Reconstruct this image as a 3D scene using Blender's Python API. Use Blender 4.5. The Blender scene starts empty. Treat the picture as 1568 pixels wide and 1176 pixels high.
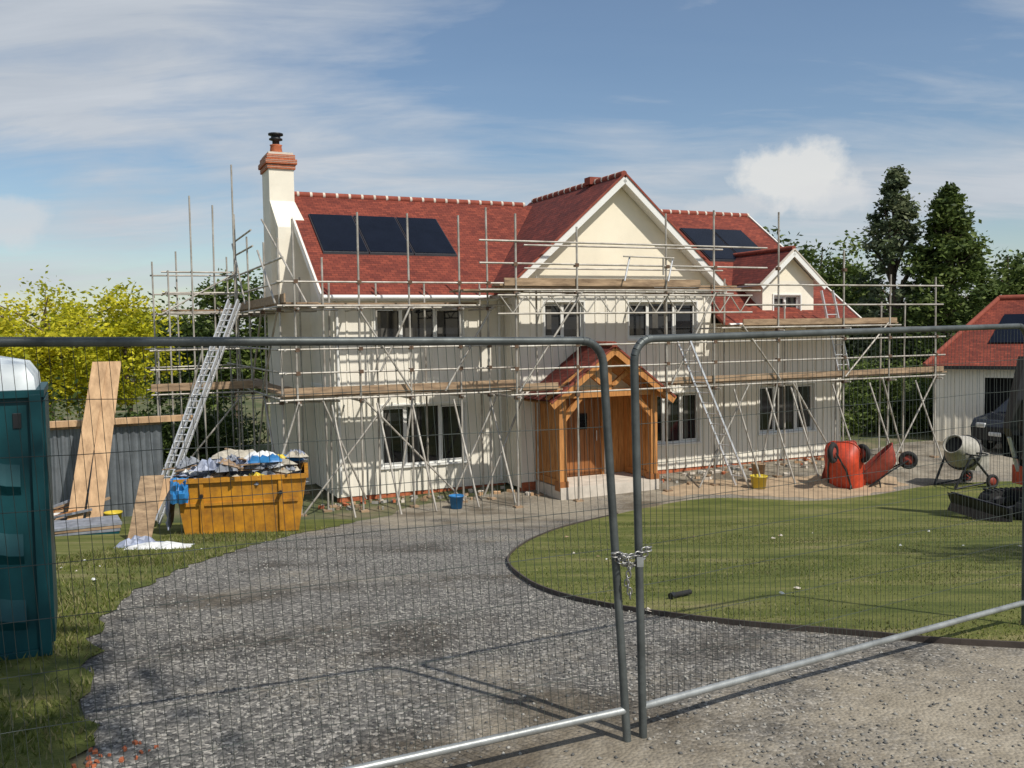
import bpy, bmesh, math, random
import numpy as np
from mathutils import Matrix, Vector
random.seed(7); rng=np.random.default_rng(7)
sc=bpy.context.scene
COL=sc.collection
# ------------------------------------------------------------------ terrain
def g(y):
    t=max(0.0,min(1.0,(20-y)/15)); q=max(0.0,min(1.0,(y-21)/4.5)); return 1.9*(0.5*t+0.5*t*t*(3-2*t))+.20*q*q*(3-2*q)
def gv(y):
    t=np.clip((20-y)/15,0,1); q=np.clip((y-21)/4.5,0,1); return 1.9*(0.5*t+0.5*t*t*(3-2*t))+.20*q*q*(3-2*q)
# ------------------------------------------------------------------ materials
def newmat(name):
    m=bpy.data.materials.new(name); m.use_nodes=True
    nt=m.node_tree; b=nt.nodes['Principled BSDF']
    return m,nt,b
def ramp(nt,stops):
    r=nt.nodes.new('ShaderNodeValToRGB'); e=r.color_ramp.elements
    while len(e)<len(stops): e.new(0.5)
    for i,(p,c) in enumerate(stops):
        e[i].position=p; e[i].color=(c[0],c[1],c[2],1)
    return r
def mat(name,c,rough=0.7,metal=0.0,var=0.25,scale=3.0,bump=0.0,bscale=40,c2=None,spec=0.5,stretch=(1,1,1),detail=6):
    m,nt,b=newmat(name); N=nt.nodes; L=nt.links
    tc=N.new('ShaderNodeTexCoord'); mp=N.new('ShaderNodeMapping'); mp.inputs['Scale'].default_value=stretch
    L.new(tc.outputs['Object'],mp.inputs['Vector'])
    n=N.new('ShaderNodeTexNoise'); n.inputs['Scale'].default_value=scale; n.inputs['Detail'].default_value=detail
    n.inputs['Roughness'].default_value=0.65
    L.new(mp.outputs[0],n.inputs['Vector'])
    if c2 is None: c2=tuple(x*(1-var) for x in c)
    hi=tuple(min(1,x*(1+var*0.4)) for x in c)
    r=ramp(nt,[(0.3,c2),(0.68,hi)])
    L.new(n.outputs['Fac'],r.inputs['Fac']); L.new(r.outputs['Color'],b.inputs['Base Color'])
    b.inputs['Roughness'].default_value=rough; b.inputs['Metallic'].default_value=metal
    b.inputs['Specular IOR Level'].default_value=spec
    if bump>0:
        n2=N.new('ShaderNodeTexNoise'); n2.inputs['Scale'].default_value=bscale; n2.inputs['Detail'].default_value=4
        L.new(mp.outputs[0],n2.inputs['Vector'])
        bp=N.new('ShaderNodeBump'); bp.inputs['Strength'].default_value=bump; bp.inputs['Distance'].default_value=0.02
        L.new(n2.outputs['Fac'],bp.inputs['Height']); L.new(bp.outputs[0],b.inputs['Normal'])
    return m
def roofmat(name,swap=False,c1=(0.30,0.062,0.04),c2=(0.19,0.04,0.03)):
    m,nt,b=newmat(name); N=nt.nodes; L=nt.links
    tc=N.new('ShaderNodeTexCoord'); sp=N.new('ShaderNodeSeparateXYZ'); L.new(tc.outputs['Object'],sp.inputs[0])
    cb=N.new('ShaderNodeCombineXYZ'); mu=N.new('ShaderNodeMath'); mu.operation='MULTIPLY'; mu.inputs[1].default_value=1.28
    a,bb=('X','Y') if not swap else ('Y','X')
    L.new(sp.outputs[a],cb.inputs[0]); L.new(sp.outputs[bb],mu.inputs[0]); L.new(mu.outputs[0],cb.inputs[1])
    br=N.new('ShaderNodeTexBrick'); br.inputs['Scale'].default_value=1
    br.inputs['Brick Width'].default_value=0.165; br.inputs['Row Height'].default_value=0.10
    br.inputs['Mortar Size'].default_value=0.006; br.inputs['Mortar Smooth'].default_value=0.5
    br.inputs['Color1'].default_value=(*c1,1); br.inputs['Color2'].default_value=(*c2,1); br.inputs['Mortar'].default_value=(c2[0]*.4,c2[1]*.45,c2[2]*.45,1)
    L.new(cb.outputs[0],br.inputs['Vector'])
    n=N.new('ShaderNodeTexNoise'); n.inputs['Scale'].default_value=1.1; n.inputs['Detail'].default_value=12; n.inputs['Roughness'].default_value=0.82
    L.new(cb.outputs[0],n.inputs['Vector'])
    r=ramp(nt,[(0.32,(0.55,0.56,0.6)),(0.68,(1.3,1.25,1.18))]); L.new(n.outputs['Fac'],r.inputs['Fac'])
    mx=N.new('ShaderNodeMixRGB'); mx.blend_type='MULTIPLY'; mx.inputs[0].default_value=1
    L.new(br.outputs['Color'],mx.inputs[1]); L.new(r.outputs[0],mx.inputs[2]); L.new(mx.outputs[0],b.inputs['Base Color'])
    dv=N.new('ShaderNodeMath'); dv.operation='DIVIDE'; dv.inputs[1].default_value=0.10; L.new(mu.outputs[0],dv.inputs[0])
    fr=N.new('ShaderNodeMath'); fr.operation='FRACT'; L.new(dv.outputs[0],fr.inputs[0])
    sub=N.new('ShaderNodeMath'); sub.operation='SUBTRACT'; sub.inputs[0].default_value=1; L.new(fr.outputs[0],sub.inputs[1])
    bp=N.new('ShaderNodeBump'); bp.inputs['Strength'].default_value=0.7; bp.inputs['Distance'].default_value=0.02
    L.new(sub.outputs[0],bp.inputs['Height']); L.new(bp.outputs[0],b.inputs['Normal'])
    b.inputs['Roughness'].default_value=0.85; b.inputs['Specular IOR Level'].default_value=0.25
    return m
M={}
M['wall']=mat('cream_render',(0.86,0.81,0.69),0.85,0,0.10,1.2,0.15,60)
M['board']=mat('cladding_board',(0.86,0.82,0.72),0.7,0,0.10,2.5,0.05,50,stretch=(1,1,0.15))
M['smooth']=mat('gable_render',(0.87,0.80,0.64),0.9,0,0.08,0.8,0.2,70)
M['trim']=mat('white_trim',(0.80,0.80,0.77),0.45,0,0.06,3)
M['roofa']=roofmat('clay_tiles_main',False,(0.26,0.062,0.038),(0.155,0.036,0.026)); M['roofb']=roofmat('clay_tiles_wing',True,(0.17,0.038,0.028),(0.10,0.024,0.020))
M['ridge']=mat('ridge_tile',(0.28,0.075,0.05),0.85,0,0.3,6,spec=.25); M['mortar']=mat('mortar',(0.62,0.56,0.48),0.9)
M['brick']=mat('red_brick',(0.48,0.14,0.06),0.85,0,0.4,14,0.3,60)
M['glass']=mat('window_glass',(0.018,0.02,0.023),0.04,0,0.6,1.1,spec=0.6)
M['solar']=mat('solar_glass',(0.006,0.008,0.015),0.25,0,0.3,2,spec=0.2); M['solarf']=mat('solar_frame',(0.03,0.03,0.035),0.4)
M['steel']=mat('galvanised_tube',(0.50,0.475,0.43),0.5,0.3,0.4,3.0,0.05,40,c2=(0.26,0.23,0.19))
M['rust']=mat('rusty_coupler',(0.16,0.10,0.065),0.75,0.3,0.5,8)
M['plank']=mat('scaffold_board',(0.40,0.28,0.175),0.85,0,0.5,2.2,0.2,30,c2=(0.16,0.105,0.065),stretch=(1,6,6))
M['ply']=mat('plywood_sheet',(0.56,0.37,0.21),0.8,0,0.45,2.5,0.2,30,c2=(0.34,0.21,0.115),stretch=(3,3,0.6))
M['oak']=mat('oak_timber',(0.55,0.25,0.075),0.6,0,0.4,3,0.15,40,c2=(0.32,0.13,0.035),stretch=(6,6,0.7))
M['oakd']=mat('oak_door',(0.33,0.13,0.04),0.5,0,0.4,3,0.1,40,stretch=(8,8,0.6))
M['alu']=mat('aluminium',(0.68,0.69,0.70),0.4,0.55,0.15,6)
M['fence']=mat('fence_tube',(0.12,0.135,0.135),0.5,0.5,0.5,6.0,0.05,60)
M['fencel']=mat('galvanised_rail',(0.36,0.38,0.38),0.45,0.5,0.4,7.0,0.05,60)
M['wire']=mat('fence_wire',(0.075,0.09,0.08),0.55,0.3,0.5,2.0)
M['chain']=mat('chain_steel',(0.36,0.36,0.35),0.4,0.75,0.5,30)
M['skip']=mat('yellow_skip_paint',(0.52,0.235,0.014),0.55,0,0.5,3.5,0.1,20,c2=(0.24,0.105,0.018))
M['blue']=mat('blue_plastic',(0.03,0.20,0.48),0.4,0,0.4,4); M['white']=mat('white_plastic',(0.70,0.71,0.70),0.5,0,0.3,5)
M['greyp']=mat('grey_sheet',(0.24,0.26,0.30),0.7,0,0.5,5); M['yellow']=mat('yellow_plastic',(0.65,0.5,0.05),0.4,0,0.2,4)
M['lilac']=mat('foil_insulation',(0.30,0.34,0.45),0.5,0.1,0.5,6); M['beige']=mat('old_plaster_bag',(0.46,0.42,0.34),0.8,0,.5,5)
M['teal']=mat('teal_plastic',(0.006,0.062,0.074),0.45,0,0.35,1.5,spec=.3); M['roofwhite']=mat('translucent_roof',(0.72,0.78,0.80),0.5,0,0.15,3)
M['red']=mat('orange_red_paint',(0.60,0.065,0.024),0.5,0,0.45,5); M['dkred']=mat('worn_red_paint',(0.33,0.055,0.035),0.65,0,0.5,7)
M['rubber']=mat('rubber',(0.018,0.018,0.019),0.85,0,0.4,8,0.2,50); M['black']=mat('black_paint',(0.016,0.017,0.02),0.45,0,0.4,4)
M['carpaint']=mat('dark_car_paint',(0.02,0.024,0.034),0.2,0.3,0.2,2); M['drum']=mat('mixer_drum',(0.42,0.40,0.35),0.7,0.1,0.4,6,0.2,30)
M['corr']=mat('corrugated_steel',(0.22,0.245,0.27),0.5,0.5,0.35,2.0,0.1,30); M['edge']=mat('edging',(0.07,0.055,0.045),0.8,0,0.4,6)
M['bark']=mat('bark',(0.12,0.09,0.065),0.9,0,0.5,6,0.4,20,stretch=(3,3,0.6))
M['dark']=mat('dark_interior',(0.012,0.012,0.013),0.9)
M['curtain']=mat('interior_wall',(0.10,0.095,0.085),0.9,0,.4,4)
M['stone']=mat('pale_pebble',(0.33,0.32,0.29),0.85,0,0.5,3); M['stoned']=mat('dark_pebble',(0.13,0.13,0.125),0.85,0,0.5,3)
M['sandheap']=mat('building_sand',(0.42,0.31,0.20),0.95,0,0.3,3,0.6,40)
def leafmat(name,c,tr_=.3):
    m,nt,b=newmat(name); N=nt.nodes; L=nt.links
    oi=N.new('ShaderNodeTexCoord'); n=N.new('ShaderNodeTexNoise'); n.inputs['Scale'].default_value=1.3; n.inputs['Detail'].default_value=3
    L.new(oi.outputs['Object'],n.inputs['Vector'])
    r=ramp(nt,[(0.3,tuple(x*0.65 for x in c)),(0.7,tuple(x*1.3 for x in c))]); L.new(n.outputs['Fac'],r.inputs[0])
    L.new(r.outputs[0],b.inputs['Base Color']); b.inputs['Roughness'].default_value=0.6; b.inputs['Specular IOR Level'].default_value=0.2
    tr=N.new('ShaderNodeBsdfTranslucent'); L.new(r.outputs[0],tr.inputs['Color'])
    mx=N.new('ShaderNodeMixShader'); mx.inputs[0].default_value=tr_
    out=[x for x in N if x.type=='OUTPUT_MATERIAL'][0]
    L.new(b.outputs[0],mx.inputs[1]); L.new(tr.outputs[0],mx.inputs[2]); L.new(mx.outputs[0],out.inputs['Surface'])
    return m
# ------------------------------------------------------------------ mesh builder
class MB:
    def __init__(s): s.v=[];s.f=[];s.m=[];s.mats=[];s.sm=[]
    def mi(s,k):
        k=M[k] if isinstance(k,str) else k
        if k not in s.mats: s.mats.append(k)
        return s.mats.index(k)
    def add(s,vs,fs,k,T=None,smooth=False):
        o=len(s.v); i=s.mi(k)
        for p in vs:
            p=Vector(p)
            if T is not None: p=T@p
            s.v.append(tuple(p))
        for f in fs: s.f.append([o+a for a in f]); s.m.append(i); s.sm.append(smooth)
    def box(s,x0,x1,y0,y1,z0,z1,k,T=None):
        s.add([(x0,y0,z0),(x1,y0,z0),(x1,y1,z0),(x0,y1,z0),(x0,y0,z1),(x1,y0,z1),(x1,y1,z1),(x0,y1,z1)],
              [(0,3,2,1),(4,5,6,7),(0,1,5,4),(1,2,6,5),(2,3,7,6),(3,0,4,7)],k,T)
    def beam(s,a,b,w,h,k,up=(0,0,1)):
        a=Vector(a);b=Vector(b);d=(b-a).normalized();u=Vector(up)
        r=d.cross(u)
        if r.length<1e-3: r=d.cross(Vector((1,0,0)))
        r.normalize();u=r.cross(d).normalized()
        vs=[]
        for p in (a,b):
            for sx,sy in((-1,-1),(1,-1),(1,1),(-1,1)): vs.append(p+r*sx*w/2+u*sy*h/2)
        s.add(vs,[(0,1,2,3),(7,6,5,4),(0,4,5,1),(1,5,6,2),(2,6,7,3),(3,7,4,0)],k)
    def tube(s,a,b,r,k,n=6,r2=None,caps=True):
        a=Vector(a);b=Vector(b);d=(b-a)
        if d.length<1e-6: return
        d.normalize(); t=Vector((0,0,1)) if abs(d.z)<0.9 else Vector((1,0,0))
        x=d.cross(t).normalized();y=d.cross(x); r2=r if r2 is None else r2
        vs=[]
        for p,q in((a,r),(b,r2)):
            for i in range(n):
                an=2*math.pi*i/n; vs.append(p+x*q*math.cos(an)+y*q*math.sin(an))
        fs=[(i,(i+1)%n,n+(i+1)%n,n+i) for i in range(n)]
        s.add(vs,fs,k,smooth=True)
        if caps: s.add(vs,[tuple(range(n))[::-1],tuple(range(n,2*n))],k)
    def path(s,pts,r,k,n=8):
        for a,b in zip(pts[:-1],pts[1:]): s.tube(a,b,r,k,n)
    def lathe(s,prof,k,T=None,n=20):
        vs=[];fs=[]
        for (r,z) in prof:
            for i in range(n):
                an=2*math.pi*i/n; vs.append((r*math.cos(an),r*math.sin(an),z))
        for j in range(len(prof)-1):
            for i in range(n): fs.append((j*n+i,j*n+(i+1)%n,(j+1)*n+(i+1)%n,(j+1)*n+i))
        s.add(vs,fs,k,T,smooth=True)
    def torus(s,c,R,r,k,T=None,n=20,m=8,sx=1.0):
        vs=[];fs=[]
        for i in range(n):
            a=2*math.pi*i/n
            for j in range(m):
                b=2*math.pi*j/m; q=R+r*math.cos(b)
                vs.append(Vector(c)+Vector((q*math.cos(a)*sx,q*math.sin(a),r*math.sin(b))))
        for i in range(n):
            for j in range(m): fs.append((i*m+j,((i+1)%n)*m+j,((i+1)%n)*m+(j+1)%m,i*m+(j+1)%m))
        s.add(vs,fs,k,T,smooth=True)
    def obj(s,name,parent=None,bevel=0):
        me=bpy.data.meshes.new(name); me.from_pydata(s.v,[],s.f)
        for m in s.mats: me.materials.append(m)
        me.polygons.foreach_set('material_index',s.m); me.polygons.foreach_set('use_smooth',s.sm); me.update()
        o=bpy.data.objects.new(name,me); COL.objects.link(o)
        if parent: o.parent=parent
        if bevel:
            b=o.modifiers.new('b','BEVEL'); b.width=bevel; b.segments=2; b.limit_method='ANGLE'
        return o
def empty(name,loc=(0,0,0),rz=0):
    e=bpy.data.objects.new(name,None); COL.objects.link(e); e.location=loc; e.rotation_euler=(0,0,rz); e.empty_display_size=0.2; return e
# ------------------------------------------------------------------ ground sheets
def catmull(pts,n=6,closed=True):
    out=[];P=[Vector((*p,0)) for p in pts];L=len(P)
    for i in range(L):
        p0,p1,p2,p3=P[(i-1)%L],P[i],P[(i+1)%L],P[(i+2)%L]
        for j in range(n):
            t=j/n
            out.append(tuple((0.5*((2*p1)+(p2-p0)*t+(2*p0-5*p1+4*p2-p3)*t*t+(3*p1-p0-3*p2+p3)*t**3))[:2]))
    return out
def sheet(name,poly,off,m):
    bm=bmesh.new(); vs=[bm.verts.new((x,y,0)) for x,y in poly]; bm.faces.new(vs)
    bmesh.ops.triangulate(bm,faces=bm.faces[:])
    y=0.0
    while y<=26.5:
        geom=bm.verts[:]+bm.edges[:]+bm.faces[:]
        bmesh.ops.bisect_plane(bm,geom=geom,dist=1e-5,plane_co=(0,y,0),plane_no=(0,1,0)); y+=0.5
    for v in bm.verts: v.co.z=g(v.co.y)+off
    bmesh.ops.recalc_face_normals(bm,faces=bm.faces[:])
    me=bpy.data.meshes.new(name); bm.to_mesh(me); bm.free()
    for p in me.polygons: 
        if p.normal.z<0: p.flip()
    me.materials.append(m); o=bpy.data.objects.new(name,me); COL.objects.link(o); return o
def groundmat():
    m,nt,b=newmat('rough_earth'); N=nt.nodes;L=nt.links
    tc=N.new('ShaderNodeTexCoord'); n=N.new('ShaderNodeTexNoise'); n.inputs['Scale'].default_value=0.5; n.inputs['Detail'].default_value=10;n.inputs['Roughness'].default_value=0.7
    L.new(tc.outputs['Object'],n.inputs['Vector'])
    r=ramp(nt,[(0.35,(0.05,0.07,0.02)),(0.5,(0.10,0.11,0.045)),(0.62,(0.18,0.15,0.09)),(0.75,(0.26,0.22,0.15))]); L.new(n.outputs['Fac'],r.inputs[0]); L.new(r.outputs[0],b.inputs['Base Color'])
    n2=N.new('ShaderNodeTexNoise'); n2.inputs['Scale'].default_value=25; n2.inputs['Detail'].default_value=6; L.new(tc.outputs['Object'],n2.inputs['Vector'])
    bp=N.new('ShaderNodeBump'); bp.inputs['Strength'].default_value=0.6; bp.inputs['Distance'].default_value=0.05; L.new(n2.outputs[0],bp.inputs['Height']); L.new(bp.outputs[0],b.inputs['Normal'])
    b.inputs['Roughness'].default_value=0.95; return m
def gravelmat():
    m,nt,b=newmat('gravel'); N=nt.nodes;L=nt.links
    tc=N.new('ShaderNodeTexCoord'); sp=N.new('ShaderNodeSeparateXYZ'); L.new(tc.outputs['Object'],sp.inputs[0])
    def noise(sc_,det,ro,off=0):
        mp=N.new('ShaderNodeMapping'); mp.inputs['Location'].default_value=(off,off*.7,0); L.new(tc.outputs['Object'],mp.inputs[0])
        n=N.new('ShaderNodeTexNoise'); n.inputs['Scale'].default_value=sc_; n.inputs['Detail'].default_value=det; n.inputs['Roughness'].default_value=ro; L.new(mp.outputs[0],n.inputs['Vector']); return n.outputs[0]
    vo=N.new('ShaderNodeTexVoronoi'); vo.inputs['Scale'].default_value=48; L.new(tc.outputs['Object'],vo.inputs['Vector'])
    sv=N.new('ShaderNodeSeparateXYZ'); L.new(vo.outputs['Color'],sv.inputs[0])
    stones=ramp(nt,[(0.0,(0.07,0.068,0.066)),(0.45,(0.135,0.132,0.126)),(0.8,(0.22,0.21,0.195)),(1.0,(0.42,0.40,0.37))]); L.new(sv.outputs[0],stones.inputs[0])
    dust=ramp(nt,[(0.3,(0.20,0.175,0.135)),(0.5,(0.30,0.265,0.21)),(0.7,(0.42,0.38,0.31))]); L.new(noise(7,12,.8),dust.inputs[0])
    def math_(op,a,b_=None,clamp=False):
        x=N.new('ShaderNodeMath'); x.operation=op; x.use_clamp=clamp
        for i,q in enumerate((a,b_)):
            if q is None: continue
            if isinstance(q,(int,float)): x.inputs[i].default_value=q
            else: L.new(q,x.inputs[i])
        return x.outputs[0]
    near=math_('MULTIPLY',math_('SUBTRACT',math_('ADD',math_('MULTIPLY',sp.outputs['X'],0.5),4.9),sp.outputs['Y']),0.9)
    far=math_('MULTIPLY',math_('SUBTRACT',sp.outputs['Y'],15.0),0.24)
    base=math_('MINIMUM',math_('MAXIMUM',math_('MAXIMUM',near,far),-.1),1.0)
    nn=math_('MULTIPLY',math_('SUBTRACT',noise(.7,10,.72),0.51),4.5)
    nb=math_('MULTIPLY',math_('SUBTRACT',noise(22,6,.7,3),0.5),1.6)
    f=math_('ADD',math_('ADD',base,nn),nb,True)
    f2=math_('MULTIPLY',f,0.88)
    mx=N.new('ShaderNodeMixRGB'); L.new(f2,mx.inputs[0]); L.new(stones.outputs[0],mx.inputs[1]); L.new(dust.outputs[0],mx.inputs[2])
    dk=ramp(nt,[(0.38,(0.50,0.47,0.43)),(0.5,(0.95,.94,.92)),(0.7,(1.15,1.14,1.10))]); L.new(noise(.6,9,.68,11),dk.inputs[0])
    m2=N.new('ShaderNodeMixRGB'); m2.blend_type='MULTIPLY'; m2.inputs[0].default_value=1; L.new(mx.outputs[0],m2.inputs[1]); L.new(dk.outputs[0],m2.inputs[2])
    L.new(m2.outputs[0],b.inputs['Base Color'])
    bp=N.new('ShaderNodeBump'); bp.inputs['Strength'].default_value=0.7; bp.inputs['Distance'].default_value=0.012
    inv=math_('SUBTRACT',1.0,vo.outputs['Distance']); L.new(inv,bp.inputs['Height']); L.new(bp.outputs[0],b.inputs['Normal'])
    b.inputs['Roughness'].default_value=0.92; b.inputs['Specular IOR Level'].default_value=0.2; return m
def lawnmat():
    m,nt,b=newmat('grass_lawn'); N=nt.nodes;L=nt.links
    tc=N.new('ShaderNodeTexCoord'); n=N.new('ShaderNodeTexNoise'); n.inputs['Scale'].default_value=0.9; n.inputs['Detail'].default_value=12; n.inputs['Roughness'].default_value=0.78
    mp=N.new('ShaderNodeMapping'); mp.inputs['Scale'].default_value=(.5,1.7,1); mp.inputs['Rotation'].default_value=(0,0,.12)
    L.new(tc.outputs['Object'],mp.inputs[0]); L.new(mp.outputs[0],n.inputs['Vector'])
    r=ramp(nt,[(0.28,(0.055,0.072,0.016)),(0.44,(0.095,0.115,0.028)),(0.54,(0.15,0.16,0.045)),(0.64,(0.23,0.205,0.095)),(.78,(.31,.25,.15))]); L.new(n.outputs['Fac'],r.inputs[0]); L.new(r.outputs[0],b.inputs['Base Color'])
    n2=N.new('ShaderNodeTexNoise'); n2.inputs['Scale'].default_value=60; n2.inputs['Detail'].default_value=4; L.new(tc.outputs['Object'],n2.inputs['Vector'])
    bp=N.new('ShaderNodeBump'); bp.inputs['Strength'].default_value=0.7; bp.inputs['Distance'].default_value=0.03; L.new(n2.outputs[0],bp.inputs['Height']); L.new(bp.outputs[0],b.inputs['Normal'])
    b.inputs['Roughness'].default_value=0.95; b.inputs['Specular IOR Level'].default_value=0.2; return m
sheet('ground',[(-600,-100),(600,-100),(600,900),(-600,900)],0,groundmat())
drive=[(-0.5,-6),(-1.6,2.5),(-2.07,4.27),(-2.63,5.36),(-3.30,6.88),(-3.67,8.17),(-3.95,10.4),(-4.05,13),(-3.95,15.6),(-3.4,17.8),(-2.6,19.3),(-2.4,20.4),(0,22.2),(5,24.6),(10,26.8),(14,29.5),(24,30),(26,20),(26,8),(26,-2),(12,-6)]
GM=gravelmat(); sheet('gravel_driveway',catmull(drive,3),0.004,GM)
sand=[(3.6,21.2),(4.6,21.4),(6.0,21.0),(7.2,20.7),(8.6,21.3),(9.6,22.3),(9.2,23.6),(7.4,23.2),(5.8,23.0),(4.6,22.9),(3.9,22.3)]
sp_=catmull(sand,6); sheet('sand_patch',[(x+.12*math.sin(y*7+x*3),y+.08*math.sin(x*9)) for x,y in sp_],0.009,M['sandheap'])
lawn=[(0.03,9.2),(0.28,8.1),(0.75,7.3),(1.5,6.66),(2.31,6.25),(3.25,5.85),(6,5.3),(12,6),(22,9),(22,17),(17,22),(12.57,22.3),(10.2,22.0),(8.4,21.0),(6.76,20.4),(4.75,20.9),(3.2,20.1),(1.92,18.4),(0.9,16.3),(0.33,14.1),(0.02,12),(-0.08,10.5)]
LP=catmull(lawn,5); LM=lawnmat(); sheet('lawn',LP,0.02,LM)
vp_=catmull([(-2.0,3.9),(-2.5,5.2),(-3.15,6.8),(-3.52,8.17),(-3.82,10.4),(-3.9,13),(-3.85,15.6),(-3.4,17.3),(-3.5,18.6),(-7,18.4),(-9.5,18.0),(-14,15),(-14,4),(-7,0),(-1.5,0.5)],9)
VP=[(x+.05*math.sin(y*9+x)+.035*math.sin(y*23),y) if x>-4.2 else (x,y) for x,y in vp_]; sheet('grass_verge',VP,0.012,LM)
e=MB()
E=[Vector((x,y,g(y)+0.02)) for x,y in LP]
for a,b in zip(E,E[1:]+E[:1]):
    if a.y<19 and a.x<12: e.beam(a,b,0.018,0.05,'edge')
e.obj('lawn_edging')
def inpoly(P,pts):
    x=pts[:,0];y=pts[:,1];c=np.zeros(len(pts),bool);n=len(P)
    for i in range(n):
        x1,y1=P[i];x2,y2=P[(i+1)%n]
        if y1==y2: continue
        k=((y1>y)!=(y2>y))&(x<(x2-x1)*(y-y1)/(y2-y1)+x1); c^=k
    return c
def npobj(name,V,F,mats,mi,parent=None):
    me=bpy.data.meshes.new(name); nv=len(V);nf=len(F);k=F.shape[1]
    me.vertices.add(nv); me.vertices.foreach_set('co',V.astype(np.float32).ravel())
    me.loops.add(nf*k); me.loops.foreach_set('vertex_index',F.astype(np.int32).ravel())
    me.polygons.add(nf); me.polygons.foreach_set('loop_start',np.arange(nf,dtype=np.int32)*k)
    me.polygons.foreach_set('material_index',mi.astype(np.int32))
    for m in mats: me.materials.append(m)
    me.update(calc_edges=True); me.validate()
    o=bpy.data.objects.new(name,me); COL.objects.link(o)
    if parent: o.parent=parent
    return o
def pebbles(name,n,region,poly,excl,smin,smax,zo):
    x=rng.uniform(region[0],region[1],n); y=region[2]+(region[3]-region[2])*rng.random(n)**1.5
    p=np.stack([x,y],1); k=inpoly(poly,p)
    for ex in excl: k&=~inpoly(ex,p)
    patch=np.sin(x*1.3+1)*np.sin(y*1.1+x*.6)+.4*np.sin(x*3.1+y*2.3); k&=(rng.random(n)<np.clip(.55+.5*patch,.12,1))
    p=p[k]; n=len(p); s=rng.uniform(smin,smax,n)
    base=np.array([(1,0,0),(0,1,0),(-1,0,0),(0,-1,0),(0,0,.7),(0,0,-.7)],float)
    V=base[None]*s[:,None,None]*rng.uniform(.6,1.4,(n,6,1)); a=rng.uniform(0,6.28,n); ca,sa=np.cos(a)[:,None],np.sin(a)[:,None]
    X=V[:,:,0]*ca-V[:,:,1]*sa; Y=V[:,:,0]*sa+V[:,:,1]*ca; Z=V[:,:,2]
    V=np.stack([X+p[:,0:1],Y+p[:,1:2],Z+gv(p[:,1:2])+zo],2).reshape(-1,3)
    f=np.array([(0,1,4),(1,2,4),(2,3,4),(3,0,4),(1,0,5),(2,1,5),(3,2,5),(0,3,5)])
    F=(f[None]+(np.arange(n)*6)[:,None,None]).reshape(-1,3)
    mi=np.repeat((rng.random(n)<0.5).astype(int),8)
    return npobj(name,V,F,[M['stone'],M['stoned']],mi)
DP=catmull(drive,3)
pebbles('gravel_stones',60000,(-4.5,6,2.8,16),DP,[LP,VP],0.005,0.015,0.006)
def blades(name,n,region,poly,h,mats,pw=1.5):
    x=rng.uniform(region[0],region[1],n); y=region[2]+(region[3]-region[2])*rng.random(n)**pw
    p=np.stack([x,y],1); k=inpoly(poly,p); patch=np.sin(x*.9+2)*np.sin(y*1.7+x*.5)+.5*np.sin(x*2.9-y*3.3)
    k&=(rng.random(n)<np.clip(.55+.5*patch,.1,1)); p=p[k]; n=len(p)
    a=rng.uniform(0,6.28,n); w=rng.uniform(.004,.009,n); hh=h*rng.uniform(.5,1.5,n); z=gv(p[:,1])+.015
    lean=rng.normal(0,.5,(n,2))*hh[:,None]
    v0=np.stack([p[:,0]-w*np.cos(a),p[:,1]-w*np.sin(a),z],1);v1=np.stack([p[:,0]+w*np.cos(a),p[:,1]+w*np.sin(a),z],1)
    v2=np.stack([p[:,0]+lean[:,0],p[:,1]+lean[:,1],z+hh],1)
    V=np.stack([v0,v1,v2],1).reshape(-1,3); F=np.arange(n*3).reshape(-1,3)
    return npobj(name,V,F,mats,rng.integers(0,len(mats),n))
GR=[leafmat('blade_a',(0.10,0.13,0.025)),leafmat('blade_b',(0.16,0.18,0.045)),leafmat('blade_c',(0.26,0.24,0.11))]
blades('grass_blades',110000,(-.2,9,5.3,17),LP,0.020,GR)
blades('verge_grass_blades',80000,(-6,-2,3.2,17),VP,0.04,GR)
# ------------------------------------------------------------------ house
TH=math.radians(24.5); HO=(-4.1,21.08,0)
H=empty('cream_house_with_gables',HO,TH)
def facade(mb,u0,u1,z0,z1,v,holes,k,batten=True,zb1=None):
    us=sorted({u0,u1,*[h[0] for h in holes],*[h[1] for h in holes]}); zs=sorted({z0,z1,*[h[2] for h in holes],*[h[3] for h in holes]})
    for a,b in zip(us,us[1:]):
        for c,d in zip(zs,zs[1:]):
            cx,cz=(a+b)/2,(c+d)/2
            if any(h[0]<cx<h[1] and h[2]<cz<h[3] for h in holes): continue
            mb.add([(a,v,c),(b,v,c),(b,v,d),(a,v,d)],[(0,1,2,3)],k)
    for h in holes:
        a,b,c,d=h[:4]; D=0.13
        mb.add([(a,v,c),(b,v,c),(b,v+D,c),(a,v+D,c),(a,v,d),(b,v,d),(b,v+D,d),(a,v+D,d)],[(0,1,2,3),(4,7,6,5),(0,3,7,4),(1,5,6,2)],'trim')
    if batten:
        u=u0+0.02
        while u<u1:
            segs=[(z0,zb1 or z1)]
            for h in holes:
                if h[0]-0.06<u<h[1]+0.06:
                    ns=[]
                    for s0,s1 in segs:
                        if h[3]+.05>s0 and h[2]-.05<s1:
                            if h[2]-.08>s0: ns.append((s0,h[2]-.08))
                            if h[3]+.06<s1: ns.append((h[3]+.06,s1))
                        else: ns.append((s0,s1))
                    segs=ns
            for s0,s1 in segs: mb.box(u-.022,u+.022,v-.022,v-.002,s0,s1,'board')
            u+=0.30
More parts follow.
